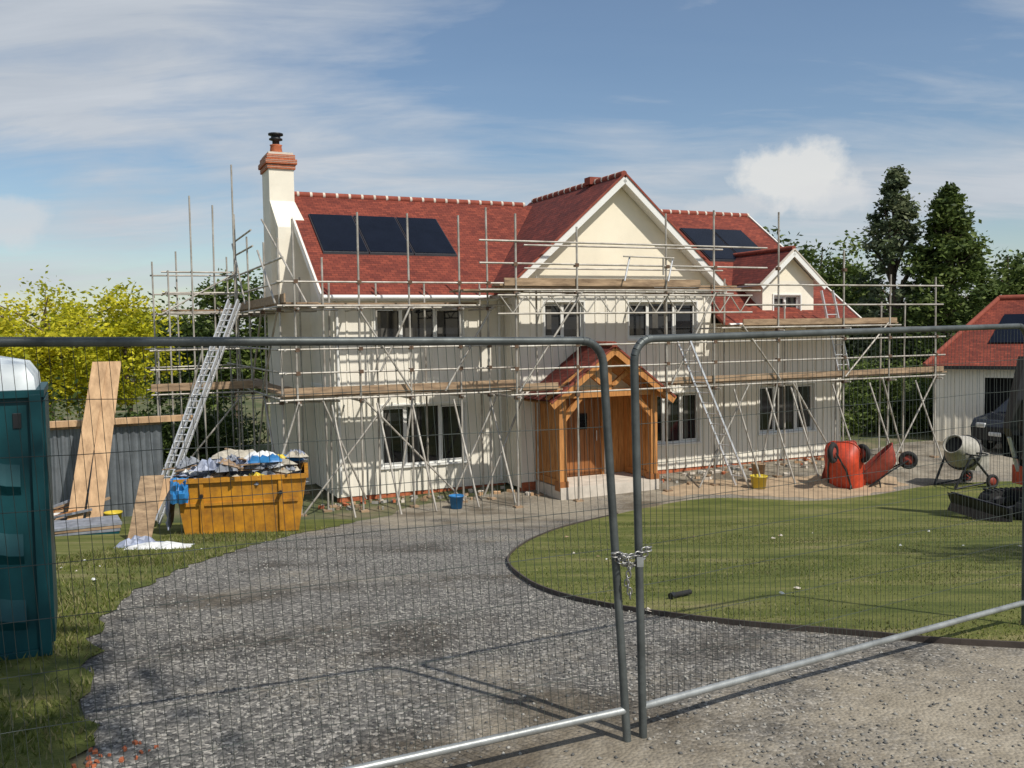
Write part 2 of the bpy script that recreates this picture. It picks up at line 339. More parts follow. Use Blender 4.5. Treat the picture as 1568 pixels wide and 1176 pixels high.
def window(name,u0,u1,z0,z1,v,div,transom=None,reveal=True):
    w=MB(); D=v+0.07
    w.add([(u0+.03,v+.115,z0+.03),(u1-.03,v+.115,z0+.03),(u1-.03,v+.115,z1-.03),(u0+.03,v+.115,z1-.03)],[(0,1,2,3)],'glass')
    w.box(u0,u1,D,D+.055,z0,z0+.05,'trim');w.box(u0,u1,D,D+.055,z1-.05,z1,'trim')
    w.box(u0,u0+.05,D,D+.055,z0+.05,z1-.05,'trim');w.box(u1-.05,u1,D,D+.055,z0+.05,z1-.05,'trim')
    edges=[u0]+[u0+(u1-u0)*d for d in div]+[u1]
    for q in edges[1:-1]: w.box(q-.03,q+.03,D,D+.055,z0+.05,z1-.05,'trim')
    for i,(a,b) in enumerate(zip(edges,edges[1:])):
        if random.random()<.6:
            c0=a+.1+random.random()*.2*(b-a); w.box(c0,c0+.18*(b-a)+.03,v+.108,v+.113,z0+.1,z1-.1,'curtain')
        if i%2==0:
            a2,b2=a+.035,b-.035
            w.box(a2,a2+.025,D-.015,D+.03,z0+.06,z1-.06,'trim');w.box(b2-.025,b2,D-.015,D+.03,z0+.06,z1-.06,'trim')
            w.box(a2+.025,b2-.025,D-.015,D+.03,z0+.06,z0+.085,'trim');w.box(a2+.025,b2-.025,D-.015,D+.03,z1-.085,z1-.06,'trim')
    w.box(u0-.06,u1+.06,v-.06,v+.0695,z0-.045,z0-.002,'trim')
    w.box(u0-.04,u0-.002,v-.028,v+.01,z0,z1+.04,'trim');w.box(u1+.002,u1+.04,v-.028,v+.01,z0,z1+.04,'trim');w.box(u0-.002,u1+.002,v-.028,v+.01,z1+.002,z1+.04,'trim')
    w.obj(name,H)
VF=-0.9; S=0.705
def zr(v): return 4.85+(v+.3)*S
w=MB()
hl=[(1.0,3.2,3.70,4.54),(1.1,3.22,.75,2.2)]
facade(w,0,4.3,.12,4.98,0,hl,'board')
w.box(0.015,4.3,0.02,.1,-.3,.118,'brick')
RV=3.6; RZ=zr(RV); BV=7.2
w.add([(0,0,.12),(0,BV,.12),(0,BV,zr(0)),(0,RV,RZ-.05),(0,0,zr(0)-.03)],[(0,1,2,3,4)] ,'wall')
for i in range(24):
    v=.15+i*.3; w.box(-.022,-.002,v-.022,v+.022,.14,2.6,'board')
w.box(-.03,0.0,-.02,BV,2.62,2.70,'trim')
w.add([(0,BV,.1),(14.5,BV,.1),(14.5,BV,5),(0,BV,5)],[(0,1,2,3)],'wall')
w.add([(14.5,VF,.1),(14.5,BV,.1),(14.5,BV,zr(0)),(14.5,RV,RZ-.05),(14.5,VF,zr(VF)-.03)],[(0,1,2,3,4)],'wall')
hw=[(4.98,6.07,3.72,4.62),(7.38,9.46,3.68,4.62),(7.95,9.55,.92,2.25),(5.4,6.6,.15,2.2)]
facade(w,4.3,9.95,.25,4.98,VF,hw[:3]+[(5.4,6.6,.25,2.3)],'board')
w.add([(4.3,VF,.12),(4.3,0,.12),(4.3,.3,5.3),(4.3,VF,5.3)],[(0,1,2,3)],'wall')
for v in(-.75,-.45,-.15): w.box(4.278,4.298,v-.022,v+.022,.14,4.95,'board')
w.box(4.31,14.5,VF+.02,VF+.1,-.3,.248,'brick')
CU=7.1; GZ=7.78; GE=5.05; GH=3.12; GS=(GZ-GE)/GH
w.add([(4.3,VF-.004,4.98),(9.95,VF-.004,4.98),(9.95,VF-.004,GZ-(9.95-CU)*GS-.02),(CU,VF-.004,GZ-.02),(4.3,VF-.004,GZ-(CU-4.3)*GS-.02)],[(0,1,2,3,4)],'smooth')
w.box(4.28,9.97,VF-.035,VF-.006,4.93,5.03,'trim')
w.add([(9.95,VF,4.1),(9.95,1.2,4.1),(9.95,1.2,5.3),(9.95,VF,5.3)],[(0,1,2,3)],'wall')
hr=[(11.56,13.5,1.0,2.33),(12.0,12.93,4.06,4.80)]
facade(w,9.95,14.5,.25,4.05,VF,hr[:1],'board')
w.obj('walls',H)
d=MB(); DV=VF-.05
facade(d,11.62,13.42,4.05,5.2,DV,[hr[1]],'wall',False)
d.add([(11.62,DV,5.2),(13.42,DV,5.2),(12.52,DV,5.93)],[(0,1,2)],'smooth')
d.add([(11.62,DV,4.05),(11.62,2,4.05),(11.62,2,5.25),(11.62,DV,5.25)],[(0,1,2,3)],'wall')
d.add([(13.42,DV,4.05),(13.42,2,4.05),(13.42,2,5.25),(13.42,DV,5.25)],[(0,1,2,3)],'wall')
for sgn in(-1,1):
    a=(12.52,6.06);b=(12.52+sgn*1.13,5.12)
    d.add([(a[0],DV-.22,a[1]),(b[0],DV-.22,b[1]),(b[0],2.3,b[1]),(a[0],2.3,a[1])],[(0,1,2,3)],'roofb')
    d.add([(a[0],DV-.22,a[1]-.07),(b[0],DV-.22,b[1]-.07),(b[0],2.3,b[1]-.07),(a[0],2.3,a[1]-.07)],[(0,1,2,3)],'trim')
    d.beam((a[0],DV-.235,a[1]-.10),(b[0],DV-.235,b[1]-.10),.03,.17,'trim',up=(0,0,1))
    d.beam((a[0],DV-.24,a[1]-.005),(b[0]+sgn*.03,DV-.24,b[1]-.03),.05,.035,'mortar',up=(0,0,1))
for i in range(9): d.tube((12.52,DV-.22+i*.3,6.08),(12.52,DV-.22+i*.3+.28,6.08),.07,'ridge',8)
d.obj('dormer',H)
window('dormer_window',12.0,12.93,4.06,4.80,DV,[.5])
window('upper_window_a',*hl[0],0,[.3,.68]); window('ground_window_a',*hl[1],0,[.29,.70])
window('upper_window_b',*hw[0],VF,[.5],.5); window('upper_window_c',*hw[1],VF,[.3,.68])
window('ground_window_b',*hw[2],VF,[.33,.66]); window('ground_window_c',*hr[0],VF,[.3,.68])
r=MB()
def slab(pts,k,t=.09,under='trim'):
    n=len(pts); b=[(p[0],p[1],p[2]-t) for p in pts]
    r.add(pts,[tuple(range(n))],k); r.add(b,[tuple(range(n))[::-1]],under)
    for i in range(n):
        j=(i+1)%n; r.add([pts[i],pts[j],b[j],b[i]],[(0,1,2,3)],'ridge')
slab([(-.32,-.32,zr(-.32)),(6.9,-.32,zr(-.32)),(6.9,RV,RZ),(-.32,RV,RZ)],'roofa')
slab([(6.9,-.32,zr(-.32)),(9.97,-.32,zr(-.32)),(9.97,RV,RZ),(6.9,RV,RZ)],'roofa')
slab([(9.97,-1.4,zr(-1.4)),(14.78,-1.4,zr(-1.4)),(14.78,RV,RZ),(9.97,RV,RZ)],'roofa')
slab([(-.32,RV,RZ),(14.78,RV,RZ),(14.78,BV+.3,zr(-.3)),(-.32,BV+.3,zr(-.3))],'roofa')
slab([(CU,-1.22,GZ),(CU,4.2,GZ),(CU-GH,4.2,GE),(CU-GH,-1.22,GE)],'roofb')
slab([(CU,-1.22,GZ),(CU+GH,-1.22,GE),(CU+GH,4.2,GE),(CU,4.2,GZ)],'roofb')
def ridge(a,b):
    a=Vector(a);b=Vector(b);L=(b-a).length;n=int(L/.33);d=(b-a)/n
    for i in range(n):
        p=a+d*i; r.tube(p+d*.04,p+d*.9,.085,'ridge',8); r.tube(p+d*.88,p+d*1.06,.09,'mortar',8)
ridge((-.32,RV,RZ+.0),(6.6,RV,RZ+.0)); ridge((8,RV,RZ),(14.78,RV,RZ)); ridge((CU,-1.22,GZ),(CU,3.9,GZ))
for u in(-.34,14.80):
    v0=-.34 if u<0 else -1.42
    r.beam((u,v0,zr(v0)-.07),(u,RV,RZ-.07),.035,.2,'trim'); r.beam((u,BV+.3,zr(-.3)-.07),(u,RV,RZ-.07),.035,.2,'trim')
    r.beam((u,v0,zr(v0)+.03),(u,RV,RZ+.03),.06,.03,'mortar')
for sg in(-1,1):
    r.beam((CU,-1.235,GZ-.12),(CU+sg*(GH+.02),-1.235,GE-.12),.03,.18,'trim'); r.beam((CU,-1.245,GZ+.0),(CU+sg*(GH+.05),-1.245,GE-.03),.06,.045,'ridge')
    r.beam((CU,-1.07,GZ-.2),(CU+sg*(GH),-1.07,GE-.2),.28,.02,'trim')
def gutter(u0,u1,v,z): r.tube((u0,v-.05,z-.03),(u1,v-.05,z-.03),.055,'trim',8)
gutter(-.32,4.0,-.33,zr(-.32)-.05); gutter(10.1,14.7,-1.42,zr(-1.4)-.05)
r.tube((.08,-.07,.2),(.08,-.07,4.7),.035,'trim'); r.tube((4.15,-.07,.2),(4.15,-.07,4.7),.035,'trim')
r.box(-.3,4.0,-.31,0,zr(-.32)-.16,zr(-.32)-.12,'trim')
r.obj('roof',H)
s=MB()
def panel(u0,u1,v0,v1):
    for (o,k,i) in((.045,'solarf',0),(.062,'solar',.03)):
        a,b,c,d_=u0+i,u1-i,v0+i,v1-i
        s.add([(a,c,zr(c)+o*1.2),(b,c,zr(c)+o*1.2),(b,d_,zr(d_)+o*1.2),(a,d_,zr(d_)+o*1.2),(a,c,zr(c)),(b,c,zr(c)),(b,d_,zr(d_)),(a,d_,zr(d_))],[(0,1,2,3),(4,5,1,0),(5,6,2,1),(6,7,3,2),(7,4,0,3)],k)
for i in range(3): panel(.08+i*1.155,.08+i*1.155+1.135,1.12,2.66)
for i in range(2): panel(11.45+i*1.18,11.45+i*1.18+1.15,1.14,2.68)
s.obj('solar_panels',H)
c=MB()
c.box(-.86,-.24,2.75,3.75,4.8,8.1,'wall'); c.box(-.75,-.0,2.35,4.25,-.2,6.6,'wall')
c.add([(-.75,2.35,6.6),(-.003,2.35,6.6),(-.003,4.25,6.6),(-.75,4.25,6.6),(-.86,2.75,7.3),(-.24,2.75,7.3),(-.24,3.75,7.3),(-.86,3.75,7.3)],[(0,1,5,4),(1,2,6,5),(2,3,7,6),(3,0,4,7)],'wall')
c.box(-.90,-.20,2.71,3.79,8.1,8.22,'brick');c.box(-.94,-.16,2.67,3.83,8.222,8.34,'brick');c.box(-.90,-.20,2.71,3.79,8.342,8.46,'brick')
for z in(8.135,8.18,8.26,8.30,8.38,8.42): 
    o_=(.907 if (z<8.22 or z>8.34) else .947)
    c.box(-o_,-(1.1-o_)-.003,2.703-(o_-.907),3.797+(o_-.907),z,z+.008,'mortar')
c.box(-.86,-.24,2.75,3.75,8.462,8.52,'mortar')
T=Matrix.Translation((-.6,3.1,8.5))
c.lathe([(.17,0),(.14,.22),(.16,.25),(.0,.25)],'brick',T,16); c.lathe([(.09,.25),(.09,.36),(.17,.38),(.17,.41),(.12,.43),(.12,.48),(.19,.5),(.19,.54),(0,.56)],'black',T,16)
c.obj('chimney',H)
b=MB(); b.box(CU-.18,CU+.18,.2,.5,GZ-.05,GZ+.14,'ridge'); b.obj('ridge_vent',H)
# porch
p=MB(); PV=-2.2; PU0,PU1=4.78,7.28; PC=6.03; PZ=3.56; PE=2.34; PW=1.66
zb=.30
p.box(PU0-.1,PU1+.1,PV-.05,VF-.03,-.2,zb-.02,'mortar')
for u in(PU0,PU1):
    p.box(u-.09,u+.09,PV-.0,PV+.18,zb,2.35,'oak'); p.box(u-.09,u+.09,VF-.2,VF-.03,zb,2.35,'oak')
    p.box(u-.07,u+.07,PV+.18,VF-.2,zb,zb+.15,'oak'); p.box(u-.08,u+.08,PV+.18,VF-.2,2.2,2.35,'oak')
    p.box(u-.12,u+.12,PV-.03,PV+.21,zb-.1,zb+.12,'oakd')
    for i in range(6): p.box(u-.035,u+.035,PV+.2+i*.152,PV+.33+i*.152,zb+.15,2.2,'oak')
p.box(PU0-.2,PU1+.2,PV-.02,PV+.16,2.352,2.52,'oak')
for sg in(-1,1):
    p.beam((PC,PV+.04,PZ-.15),(PC+sg*(PW-.06),PV+.04,PE-.04),.14,.18,'oak')
    p.beam((PC+sg*1.2,PV+.07,1.85),(PC+sg*.75,PV+.07,2.36),.1,.12,'oak')
    p.beam((PC+sg*.10,PV+.06,2.6),(PC+sg*.62,PV+.06,3.0),.09,.1,'oak')
    a=(PC,PZ);q=(PC+sg*PW,PE-.03)
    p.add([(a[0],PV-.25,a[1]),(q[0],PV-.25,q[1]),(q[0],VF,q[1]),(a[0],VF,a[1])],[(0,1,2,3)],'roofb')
    p.add([(a[0],PV-.25,a[1]-.06),(q[0],PV-.25,q[1]-.06),(q[0],VF,q[1]-.06),(a[0],VF,a[1]-.06)],[(0,1,2,3)],'oak')
    p.beam((a[0],PV-.265,a[1]-.10),(q[0],PV-.265,q[1]-.10),.03,.18,'oak'); p.beam((a[0],PV-.27,a[1]+.0),(q[0]+sg*.02,PV-.27,q[1]-.02),.06,.04,'ridge')
p.box(PC-.07,PC+.07,PV,PV+.13,2.52,3.4,'oak')
for i in range(6): p.tube((PC,PV-.26+i*.26,PZ+.02),(PC,PV-.26+i*.26+.24,PZ+.02),.075,'ridge',8)
p.box(5.4,6.6,VF+.04,VF+.09,.25,2.3,'oakd')
for i in range(7): p.box(5.5+i*.145,5.63+i*.145,VF+.018,VF+.04,.3,2.2,'oakd')
for u in(5.4,6.55): p.box(u,u+.07,VF-.03,VF+.06,.25,2.3,'oak')
for i in range(3): p.box(4.88+i*.17,5.04+i*.17,VF-.05,VF-.025,zb,2.3,'oak'); p.box(6.68+i*.17,6.84+i*.17,VF-.05,VF-.025,zb,2.3,'oak')
p.box(5.9,6.15,VF-.0,VF+.016,1.45,1.85,'glass'); p.tube((6.4,VF-.03,1.15),(6.4,VF-.03,1.4),.015,'alu')
p.obj('oak_porch',H)
# ------------------------------------------------------------------ scaffold
SC=empty('scaffolding',HO,TH); t=MB(); R_=0.0242
def jt(): return random.uniform(-.03,.03)
def gz(u,v): return g(HO[1]+u*math.sin(TH)+v*math.cos(TH))
def std(u,v,z1,z0=None):
    z0=gz(u,v) if z0 is None else z0
    t.tube((u+jt(),v+jt(),z0+.02),(u+jt()*1.5,v+jt(),z1),R_,'steel'); t.box(u-.09,u+.09,v-.09,v+.09,z0-.01,z0+.04,'plank')
def led(a,b): t.tube((a[0],a[1],a[2]+jt()*.6),(b[0],b[1],b[2]+jt()*.6),R_,'steel')
def coup(u,v,z): t.box(u-.045,u+.045,v-.05,v+.05,z-.04,z+.04,'rust')
def deck(u0,u1,v0,v1,z,axis='u',end=None):
    n=max(1,int((v1-v0 if axis=='u' else u1-u0)/.235))
    for i in range(n):
        L0,L1=(u0,u1) if axis=='u' else (v0,v1); q=L0
        while q<L1-.3:
            e_=min(L1+random.uniform(-.1,.15),q+3.9)
            o=random.uniform(-.008,.012)
            if axis=='u': t.box(q+.01,e_,v0+i*.235,v0+i*.235+.222,z+o,z+.038+o,'plank')
            else: t.box(u0+i*.235,u0+i*.235+.222,q+.01,e_,z+o,z+.038+o,'plank')
            q=e_
LU=[-1.1,.27,1.42,2.6,3.32]; tops=[6.35,6.55,6.57,6.57,6.78]
for u,z in zip(LU,tops): std(u,-1.35,z); 
for u in(-.2,.9,2.1,3.5): std(u,-.42,5.1)
for z in(2.52,3.1,3.6,4.52,5.05): led((-1.5,-1.38,z),(3.9,-1.38,z))
for z in(2.52,4.52): led((-1.4,-.45,z),(3.9,-.45,z))
for u in LU:
    for z in(2.46,4.46): led((u,-1.6,z),(u,-.15,z)); coup(u,-1.36,z)
    for z in(3.1,3.6,5.05): coup(u,-1.36,z)
deck(-1.4,4.1,-1.3,-.5,2.58); 
t.box(-1.4,4.0,-1.345,-1.31,2.62,2.79,'plank')
deck(-1.4,3.3,-.9,-.5,4.57)
WU=[3.45,4.98,7.43,8.81,10.77,12.98,14.6,16.36]; wt=[6.5,6.26,6.65,6.78,6.82,5.91,5.3,5.25]
for u,z in zip(WU,wt): std(u,-2.55,z)
for u in(4.5,8.1,9.9,11.9,13.7,15.4,16.3): std(u,-1.5,5.2 if u<10 else 4.6)
for z in(2.52,3.1,3.6): led((3.3,-2.58,z),(16.7,-2.58,z))
led((9.0,-2.58,3.92),(15,-2.58,3.92)); led((9,-1.5,3.92),(15,-1.5,3.92)); led((3.3,-1.5,2.52),(4.4,-1.5,2.52)); led((7.7,-1.5,2.52),(16.6,-1.5,2.52))
for z in(4.5,5.0): led((9.7,-2.58,z),(16.6,-2.58,z))
for z in(5.4,5.9): led((2.6,-2.58,z),(10.4,-2.58,z))
led((2.6,-1.5,4.83),(10.2,-1.5,4.83)); led((2.6,-2.58,4.83),(10.2,-2.58,4.83))
for u in WU:
    for z in((2.46,4.76) if u<10 else(2.46,3.86)):
        if not(4.4<u<7.7 and z<3): led((u,-2.8,z),(u,-1.15,z))
        coup(u,-2.56,z)
    for z in(3.1,3.6,5.4): 
        if z<wt[WU.index(u)]: coup(u,-2.56,z)
deck(3.6,4.5,-2.5,-1.5,2.58); deck(7.7,16.75,-2.5,-1.5,2.58); t.box(3.6,4.5,-2.54,-2.505,2.62,2.76,'plank'); t.box(7.6,16.7,-2.54,-2.505,2.62,2.76,'plank')
deck(3.2,9.9,-2.5,-1.5,4.88); deck(3.1,9.5,-2.5,-2.0,4.93); t.box(3.2,8.4,-2.55,-2.51,4.93,5.10,'plank')
deck(9.6,14.85,-2.5,-1.5,3.97); t.box(9.7,14.9,-2.54,-2.505,3.99,4.14,'plank')
led((3.4,-2.6,4.7),(3.4,-.3,4.7)); deck(2.6,4.0,-1.6,-.6,4.86)
for v in(-2.62,):
    for z in(4.72,4.32): led((3.0,v,z),(9.9,v,z))
    n=22
    for i in range(n):
        a=3.05+i*6.8/n; b_=a+6.8/n
        t.tube((a,v,4.32 if i%2 else 4.72),(b_,v,4.72 if i%2 else 4.32),.016,'steel',5)
for z in(5.4,5.95): led((4.2,-1.45,z),(9.9,-1.45,z))
t.tube((7.3,-2.6,5.2),(7.3,-2.6,5.6),R_,'steel'); t.tube((6.2,-2.6,5.62),(7.6,-2.6,5.6),.02,'steel')
for (x0,x1) in((6.2,6.4),(7.4,7.6)): t.tube((x0,-2.65,5.05),(x1,-2.55,5.6),.022,'alu')
for a,b_ in(((-1.1,.05),(.9,2.5)),((.3,2.5),(2.6,.05)),((2.3,.1),(3.5,2.5)),((.3,.3),(-.6,2.5)),((1.42,2.6),(.2,4.5)),((2.2,2.6),(3.4,4.5)),((3.1,.1),(4.2,2.5)),((1.0,.1),(1.42,2.5)),((0.7,3.1),(1.4,4.5))):
    t.tube((a[0],-1.42,a[1]),(b_[0],-1.42,b_[1]),R_,'steel')
for a,b_ in(((8.3,.05),(9.8,2.5)),((11.2,2.5),(12.9,.1)),((10.8,2.6),(9.6,4.0)),((14.6,.05),(16.3,2.5)),((12.98,2.6),(14.5,4.0)),((7.5,2.6),(8.8,4.8)),((5.1,4.8),(3.5,2.6)),((12.0,.05),(11.3,2.5)),((15.2,0.05),(14.3,2.5)),((10.1,0.05),(10.7,2.5))):
    t.tube((a[0],-2.62,a[1]),(b_[0],-2.62,b_[1]),R_,'steel')
for u in(-.4,.6,1.4,2.4,3.3,9.4,10.4,11.2,12.6,13.9,15.6):
    v0=-1.4 if u<3.6 else -2.55
    t.tube((u,v0,2.4),(u+.25,v0-.8,.03),R_,'steel')
RU=[(-1.35,-.9),(-1.35,1.2),(-1.4,3.0),(-1.4,5.0),(-1.4,6.9),(-.45,-.9),(-.45,1.4),(-.3,6.9)]
for i,(u,v) in enumerate(RU): std(u,v,[6.0,6.1,6.4,7.2,6.2,5.6,5.3,5.8][i])
for (u,v,z) in((-1.63,4,8.35),(-2.13,4.1,7.3),(-2.64,4,7.5),(-2.9,5.4,6.2),(-3.22,4,5.6),(-3.5,5.2,5.9),(-3.6,3,3.6),(-2.6,2.4,3.7)): std(u,v,z)
for z in(2.52,3.1,3.6,4.52,5.05,5.55):
    led((-1.38,-1.5,z),(-1.42,7.4,z))
    if z>4: led((-1.5,4,z),(-3.4,4.05,z)); led((-1.4,5.2,z),(-3.6,5.3,z))
for z in(2.52,3.1,3.6): led((-1.4,2.7,z),(-3.8,2.8,z)); led((-3.65,2.6,z),(-3.6,5.6,z)); led((-1.4,5.2,z),(-3.8,5.2,z))
for z in(4.52,5.05): led((-3.3,3.8,z),(-3.3,5.6,z))
for z in(2.46,4.46):
    for v in(-.9,1.2,3.,5.,6.9): led((-1.7,v,z),(-.1,v,z)); coup(-1.38,v,z)
led((-1.4,2.2,6.1),(-1.4,5.4,6.1)); led((-1.4,2.4,6.5),(-1.4,5.2,6.5)); led((-.45,-1.2,4.52),(-.45,7,4.52))
deck(-1.3,-.4,-1.3,7.2,2.58,'v'); deck(-1.3,-.4,-1.3,7.2,4.57,'v'); t.box(-1.34,-1.305,-1.3,7,4.61,4.8,'plank')
deck(-3.7,-1.45,2.8,3.5,2.58); deck(-3.4,-1.45,4.1,5.0,4.57); t.box(-3.8,-1.4,2.74,2.78,2.6,2.78,'plank')
for a,b_ in(((-1.4,-.9,.1),(-1.4,1.2,2.5)),((-1.4,3,.1),(-1.4,1.2,2.5)),((-1.4,3,2.6),(-1.4,1.2,4.5)),((-3.6,3,.1),(-1.6,2.9,2.5)),((-1.4,-.9,4.5),(-1.4,1.4,2.6)),((-1.5,3,4.7),(-1.5,5,6.4)),((-1.1,-1.4,2.5),(-2.0,-1.6,.05)),((-2.6,2.6,3.6),(-3.6,2.9,.1)),((-.5,.3,4.6),(-1.1,2.6,6.8)),((-3.4,4,4.5),(-1.5,4,5.6)),((-1.45,-.9,4.6),(-1.45,1.2,5.9)),((-2.6,4,2.6),(-1.5,4,4.5))):
    t.tube(a,b_,R_,'steel')
t.obj('tubes_and_boards',SC)
def ladder(name,base,top,wd,parent,rung=.28,rail=.07,side=None,k='alu',double=False):
    l=MB(); base=Vector(base);top=Vector(top);d=(top-base);L=d.length;d.normalize()
    sd=Vector(side).normalized()
    for s_ in(-1,1): l.beam(base+sd*s_*wd/2,top+sd*s_*wd/2,.03,rail,k,up=d.cross(sd))
    n=int(L/rung)
    for i in range(1,n): q=base+d*rung*i; l.tube(q-sd*wd/2,q+sd*wd/2,.016,k)
    if double:
        nn=d.cross(sd).normalized()
        for s_ in(-1,1): l.beam(base+sd*s_*wd/2+nn*.14,top+sd*s_*wd/2+nn*.14,.03,.05,k,up=nn)
        for i in range(1,n):
            q=base+d*rung*i
            for s_ in(-1,1): l.tube(q+sd*s_*wd/2,q+d*rung*.5+sd*s_*wd/2+nn*.14,.012,k,5)
    return l.obj(name,parent)
o=ladder('aluminium_ladder',(9.3,-3.0,0.05),(7.8,-2.65,3.7),.40,None,rail=.055,side=(.25,-.97,.0)); o.location=HO; o.rotation_euler=(0,0,TH)
ladder('tile_hoist_track',(-7.06,17.6,.35),(-6.22,20.6,4.72),.22,None,side=(1,-.1,0),rung=.16,rail=.09,k='alu',double=True)
o=ladder('access_ladder',(13.6,-1.95,2.6),(13.2,-1.7,4.9),.4,None,side=(1,0,0)); o.location=HO; o.rotation_euler=(0,0,TH)
# ------------------------------------------------------------------ fence
def wpanel(name,bl,br,tl,tr,railk='fencel',off=0.0):
    F=empty(name); bl,br,tl,tr=map(Vector,(bl,br,tl,tr)); f=MB(); r=.0205; cr=.11
    def P(s,q): return (bl.lerp(br,s)).lerp(tl.lerp(tr,s),q)
    f.tube(bl,bl.lerp(tl,.95),r,'fence',12); f.tube(br,br.lerp(tr,.95),r,'fence',12)
    for (cn,al,dn) in((tl,(tr-tl).normalized(),(bl-tl).normalized()),(tr,(tl-tr).normalized(),(br-tr).normalized())):
        pts=[cn+dn*cr+al*0]
        for i in range(7):
            a=i/6*math.pi/2; pts.append(cn+dn*cr*(1-math.sin(a))+al*cr*(1-math.cos(a)))
        f.path(pts,r,'fence',12)
    al=(tr-tl).normalized(); f.tube(tl+al*cr,tr-al*cr,r*.9,'fence',12)
    b0,b1=P(0,.08),P(1,.08); f.tube(b0,b1,r*.95,railk,12); f.obj('frame',F)
    w_=MB(); L=(br-bl).length; n=int(L/.0405); 
    for i in range(1,n):
        s_=i/n; q0=P(s_,.085);q1=P(s_,.992); pts=[q0]
        nb=5; nrm=Vector((.42,-.9,0))
        for j in range(1,nb): pts.append(P(s_+random.uniform(-.0006,.0006),.085+.907*j/nb)+nrm*random.uniform(-.006,.006))
        pts.append(q1)
        for a,b_ in zip(pts,pts[1:]): w_.tube(a,b_,.0014,'wire',3,caps=False)
    m=9
    for j in range(1,m):
        q=.085+.907*j/m; prev=P(0,q)
        for i in range(1,13):
            c_=P(i/12,q)+Vector((0,0,random.uniform(-.004,.004))); w_.tube(prev,c_,.0018,'wire',3,caps=False); prev=c_
    w_.obj('mesh_wires',F); return F
wpanel('mesh_fence_panel',(-2.61,2.94,1.92),(.548,4.45,1.9),(-2.72,2.94,3.96),(.44,4.45,3.9))
wpanel('mesh_fence_panel',(.634,4.49,1.9),(3.62,6.39,1.80),(.60,4.49,3.905),(3.60,6.39,3.935))
ch=MB()
def link(c,rotz,tilt,L=.022):
    T=Matrix.Translation(c)@Matrix.Rotation(rotz,4,'Z')@Matrix.Rotation(tilt,4,'X')
    ch.torus((0,0,0),L*.55,.0034,'chain',T,12,6,sx=1.5)
for k_ in range(2):
    for i in range(11):
        s_=i/10; x=.49+.17*s_; z=2.865-.03*math.sin(math.pi*s_)*(1+k_)-.015*k_+.012*s_
        link((x,4.405+.06*s_,z),.35,(i%2)*1.57+.3*k_)
for i in range(9):
    T=Matrix.Translation((.555+.008*math.sin(i),4.41,2.82-i*.021))@Matrix.Rotation(1.57,4,'Y')@Matrix.Rotation((i%2)*1.57,4,'X')
    ch.torus((0,0,0),.012,.0034,'chain',T,12,6,sx=1.5)
for k_ in range(12):
    link((.52+random.uniform(-.035,.035),4.40,2.84+random.uniform(-.03,.03)),random.uniform(0,3),random.uniform(0,3))
ch.box(.60,.632,4.42,4.44,2.79,2.835,'fencel'); ch.obj('padlock_chain')
# ------------------------------------------------------------------ portable toilet
T0=empty('portable_toilet',(-3.1,6.0,g(6)-.08),math.radians(205.5)); q=MB()
q.box(0,1.12,-1.12,0,.0,.14,'teal'); q.box(.02,1.10,-1.10,-.02,.14,1.82,'teal')
for z in(.28,.72,1.18):
    N_=10
    for i in range(N_):
        x0=.14+i*.084; x1=x0+.084; b0=.10*math.sin(i/N_*math.pi)**2; b1=.10*math.sin((i+1)/N_*math.pi)**2
        q.add([(x0,-.018,z+b0*.6),(x1,-.018,z+b1*.6),(x1,.02,z+.06+b1),(x0,.02,z+.06+b0),(x1,-.018,z+.20+b1),(x0,-.018,z+.20+b0)],[(0,1,2,3),(3,2,4,5)],'teal')
for x in(.0,1.05): q.box(x,x+.07,-.03,.03,.1,1.84,'teal'); q.box(x,x+.07,-1.13,-1.07,.1,1.84,'teal')
q.box(-.02,.03,-1.0,-.1,.15,1.8,'teal')
q.box(-.02,1.14,-1.14,.02,1.82,1.87,'teal')
q.lathe([(.75,1.87),(.74,1.95),(.66,2.04),(.3,2.10),(0,2.11)],'roofwhite',Matrix.Translation((.56,-.56,0))@Matrix.Rotation(math.pi/4,4,'Z'),4)
for v_ in range(7): q.box(.12+v_*.13,.17+v_*.13,-.015,-.01,1.62,1.72,'black')
q.obj('cabin',T0,bevel=.012)
# ------------------------------------------------------------------ skip
SK=empty('yellow_skip',(-5.80,15.95,g(16.4)-.02),math.radians(13)); q=MB()
L_=1.95;W_=1.25;Hh=1.05;ov=.16
vs=[(0,0,.05),(L_,0,.05),(L_,W_,.05),(0,W_,.05),(-ov,-.06,Hh),(L_+ov,-.06,Hh),(L_+ov,W_+.06,Hh),(-ov,W_+.06,Hh)]
q.add(vs,[(0,3,2,1),(0,1,5,4),(1,2,6,5),(2,3,7,6),(3,0,4,7)],'skip')
for a,b_ in(((-ov,-.08),(L_+ov,-.08)),((-ov,W_+.08),(L_+ov,W_+.08)),((-ov,-.08),(-ov,W_+.08)),((L_+ov,-.08),(L_+ov,W_+.08))):
    q.beam((*a,Hh),(*b_,Hh),.07,.08,'skip')
q.beam((.0,-.05,.62),(L_,-.05,.62),.03,.05,'skip')
for x in(.3,L_-.3):
    q.beam((x,-.03,.08),(x,-.08,Hh),.07,.04,'skip',up=(0,1,0)); q.tube((x,-.18,.78),(x,-.05,.78),.035,'black',10)
q.box(0,L_,.1,.25,.0,.06,'skip');q.box(0,L_,W_-.25,W_-.1,.0,.06,'skip')
q.obj('body',SK)
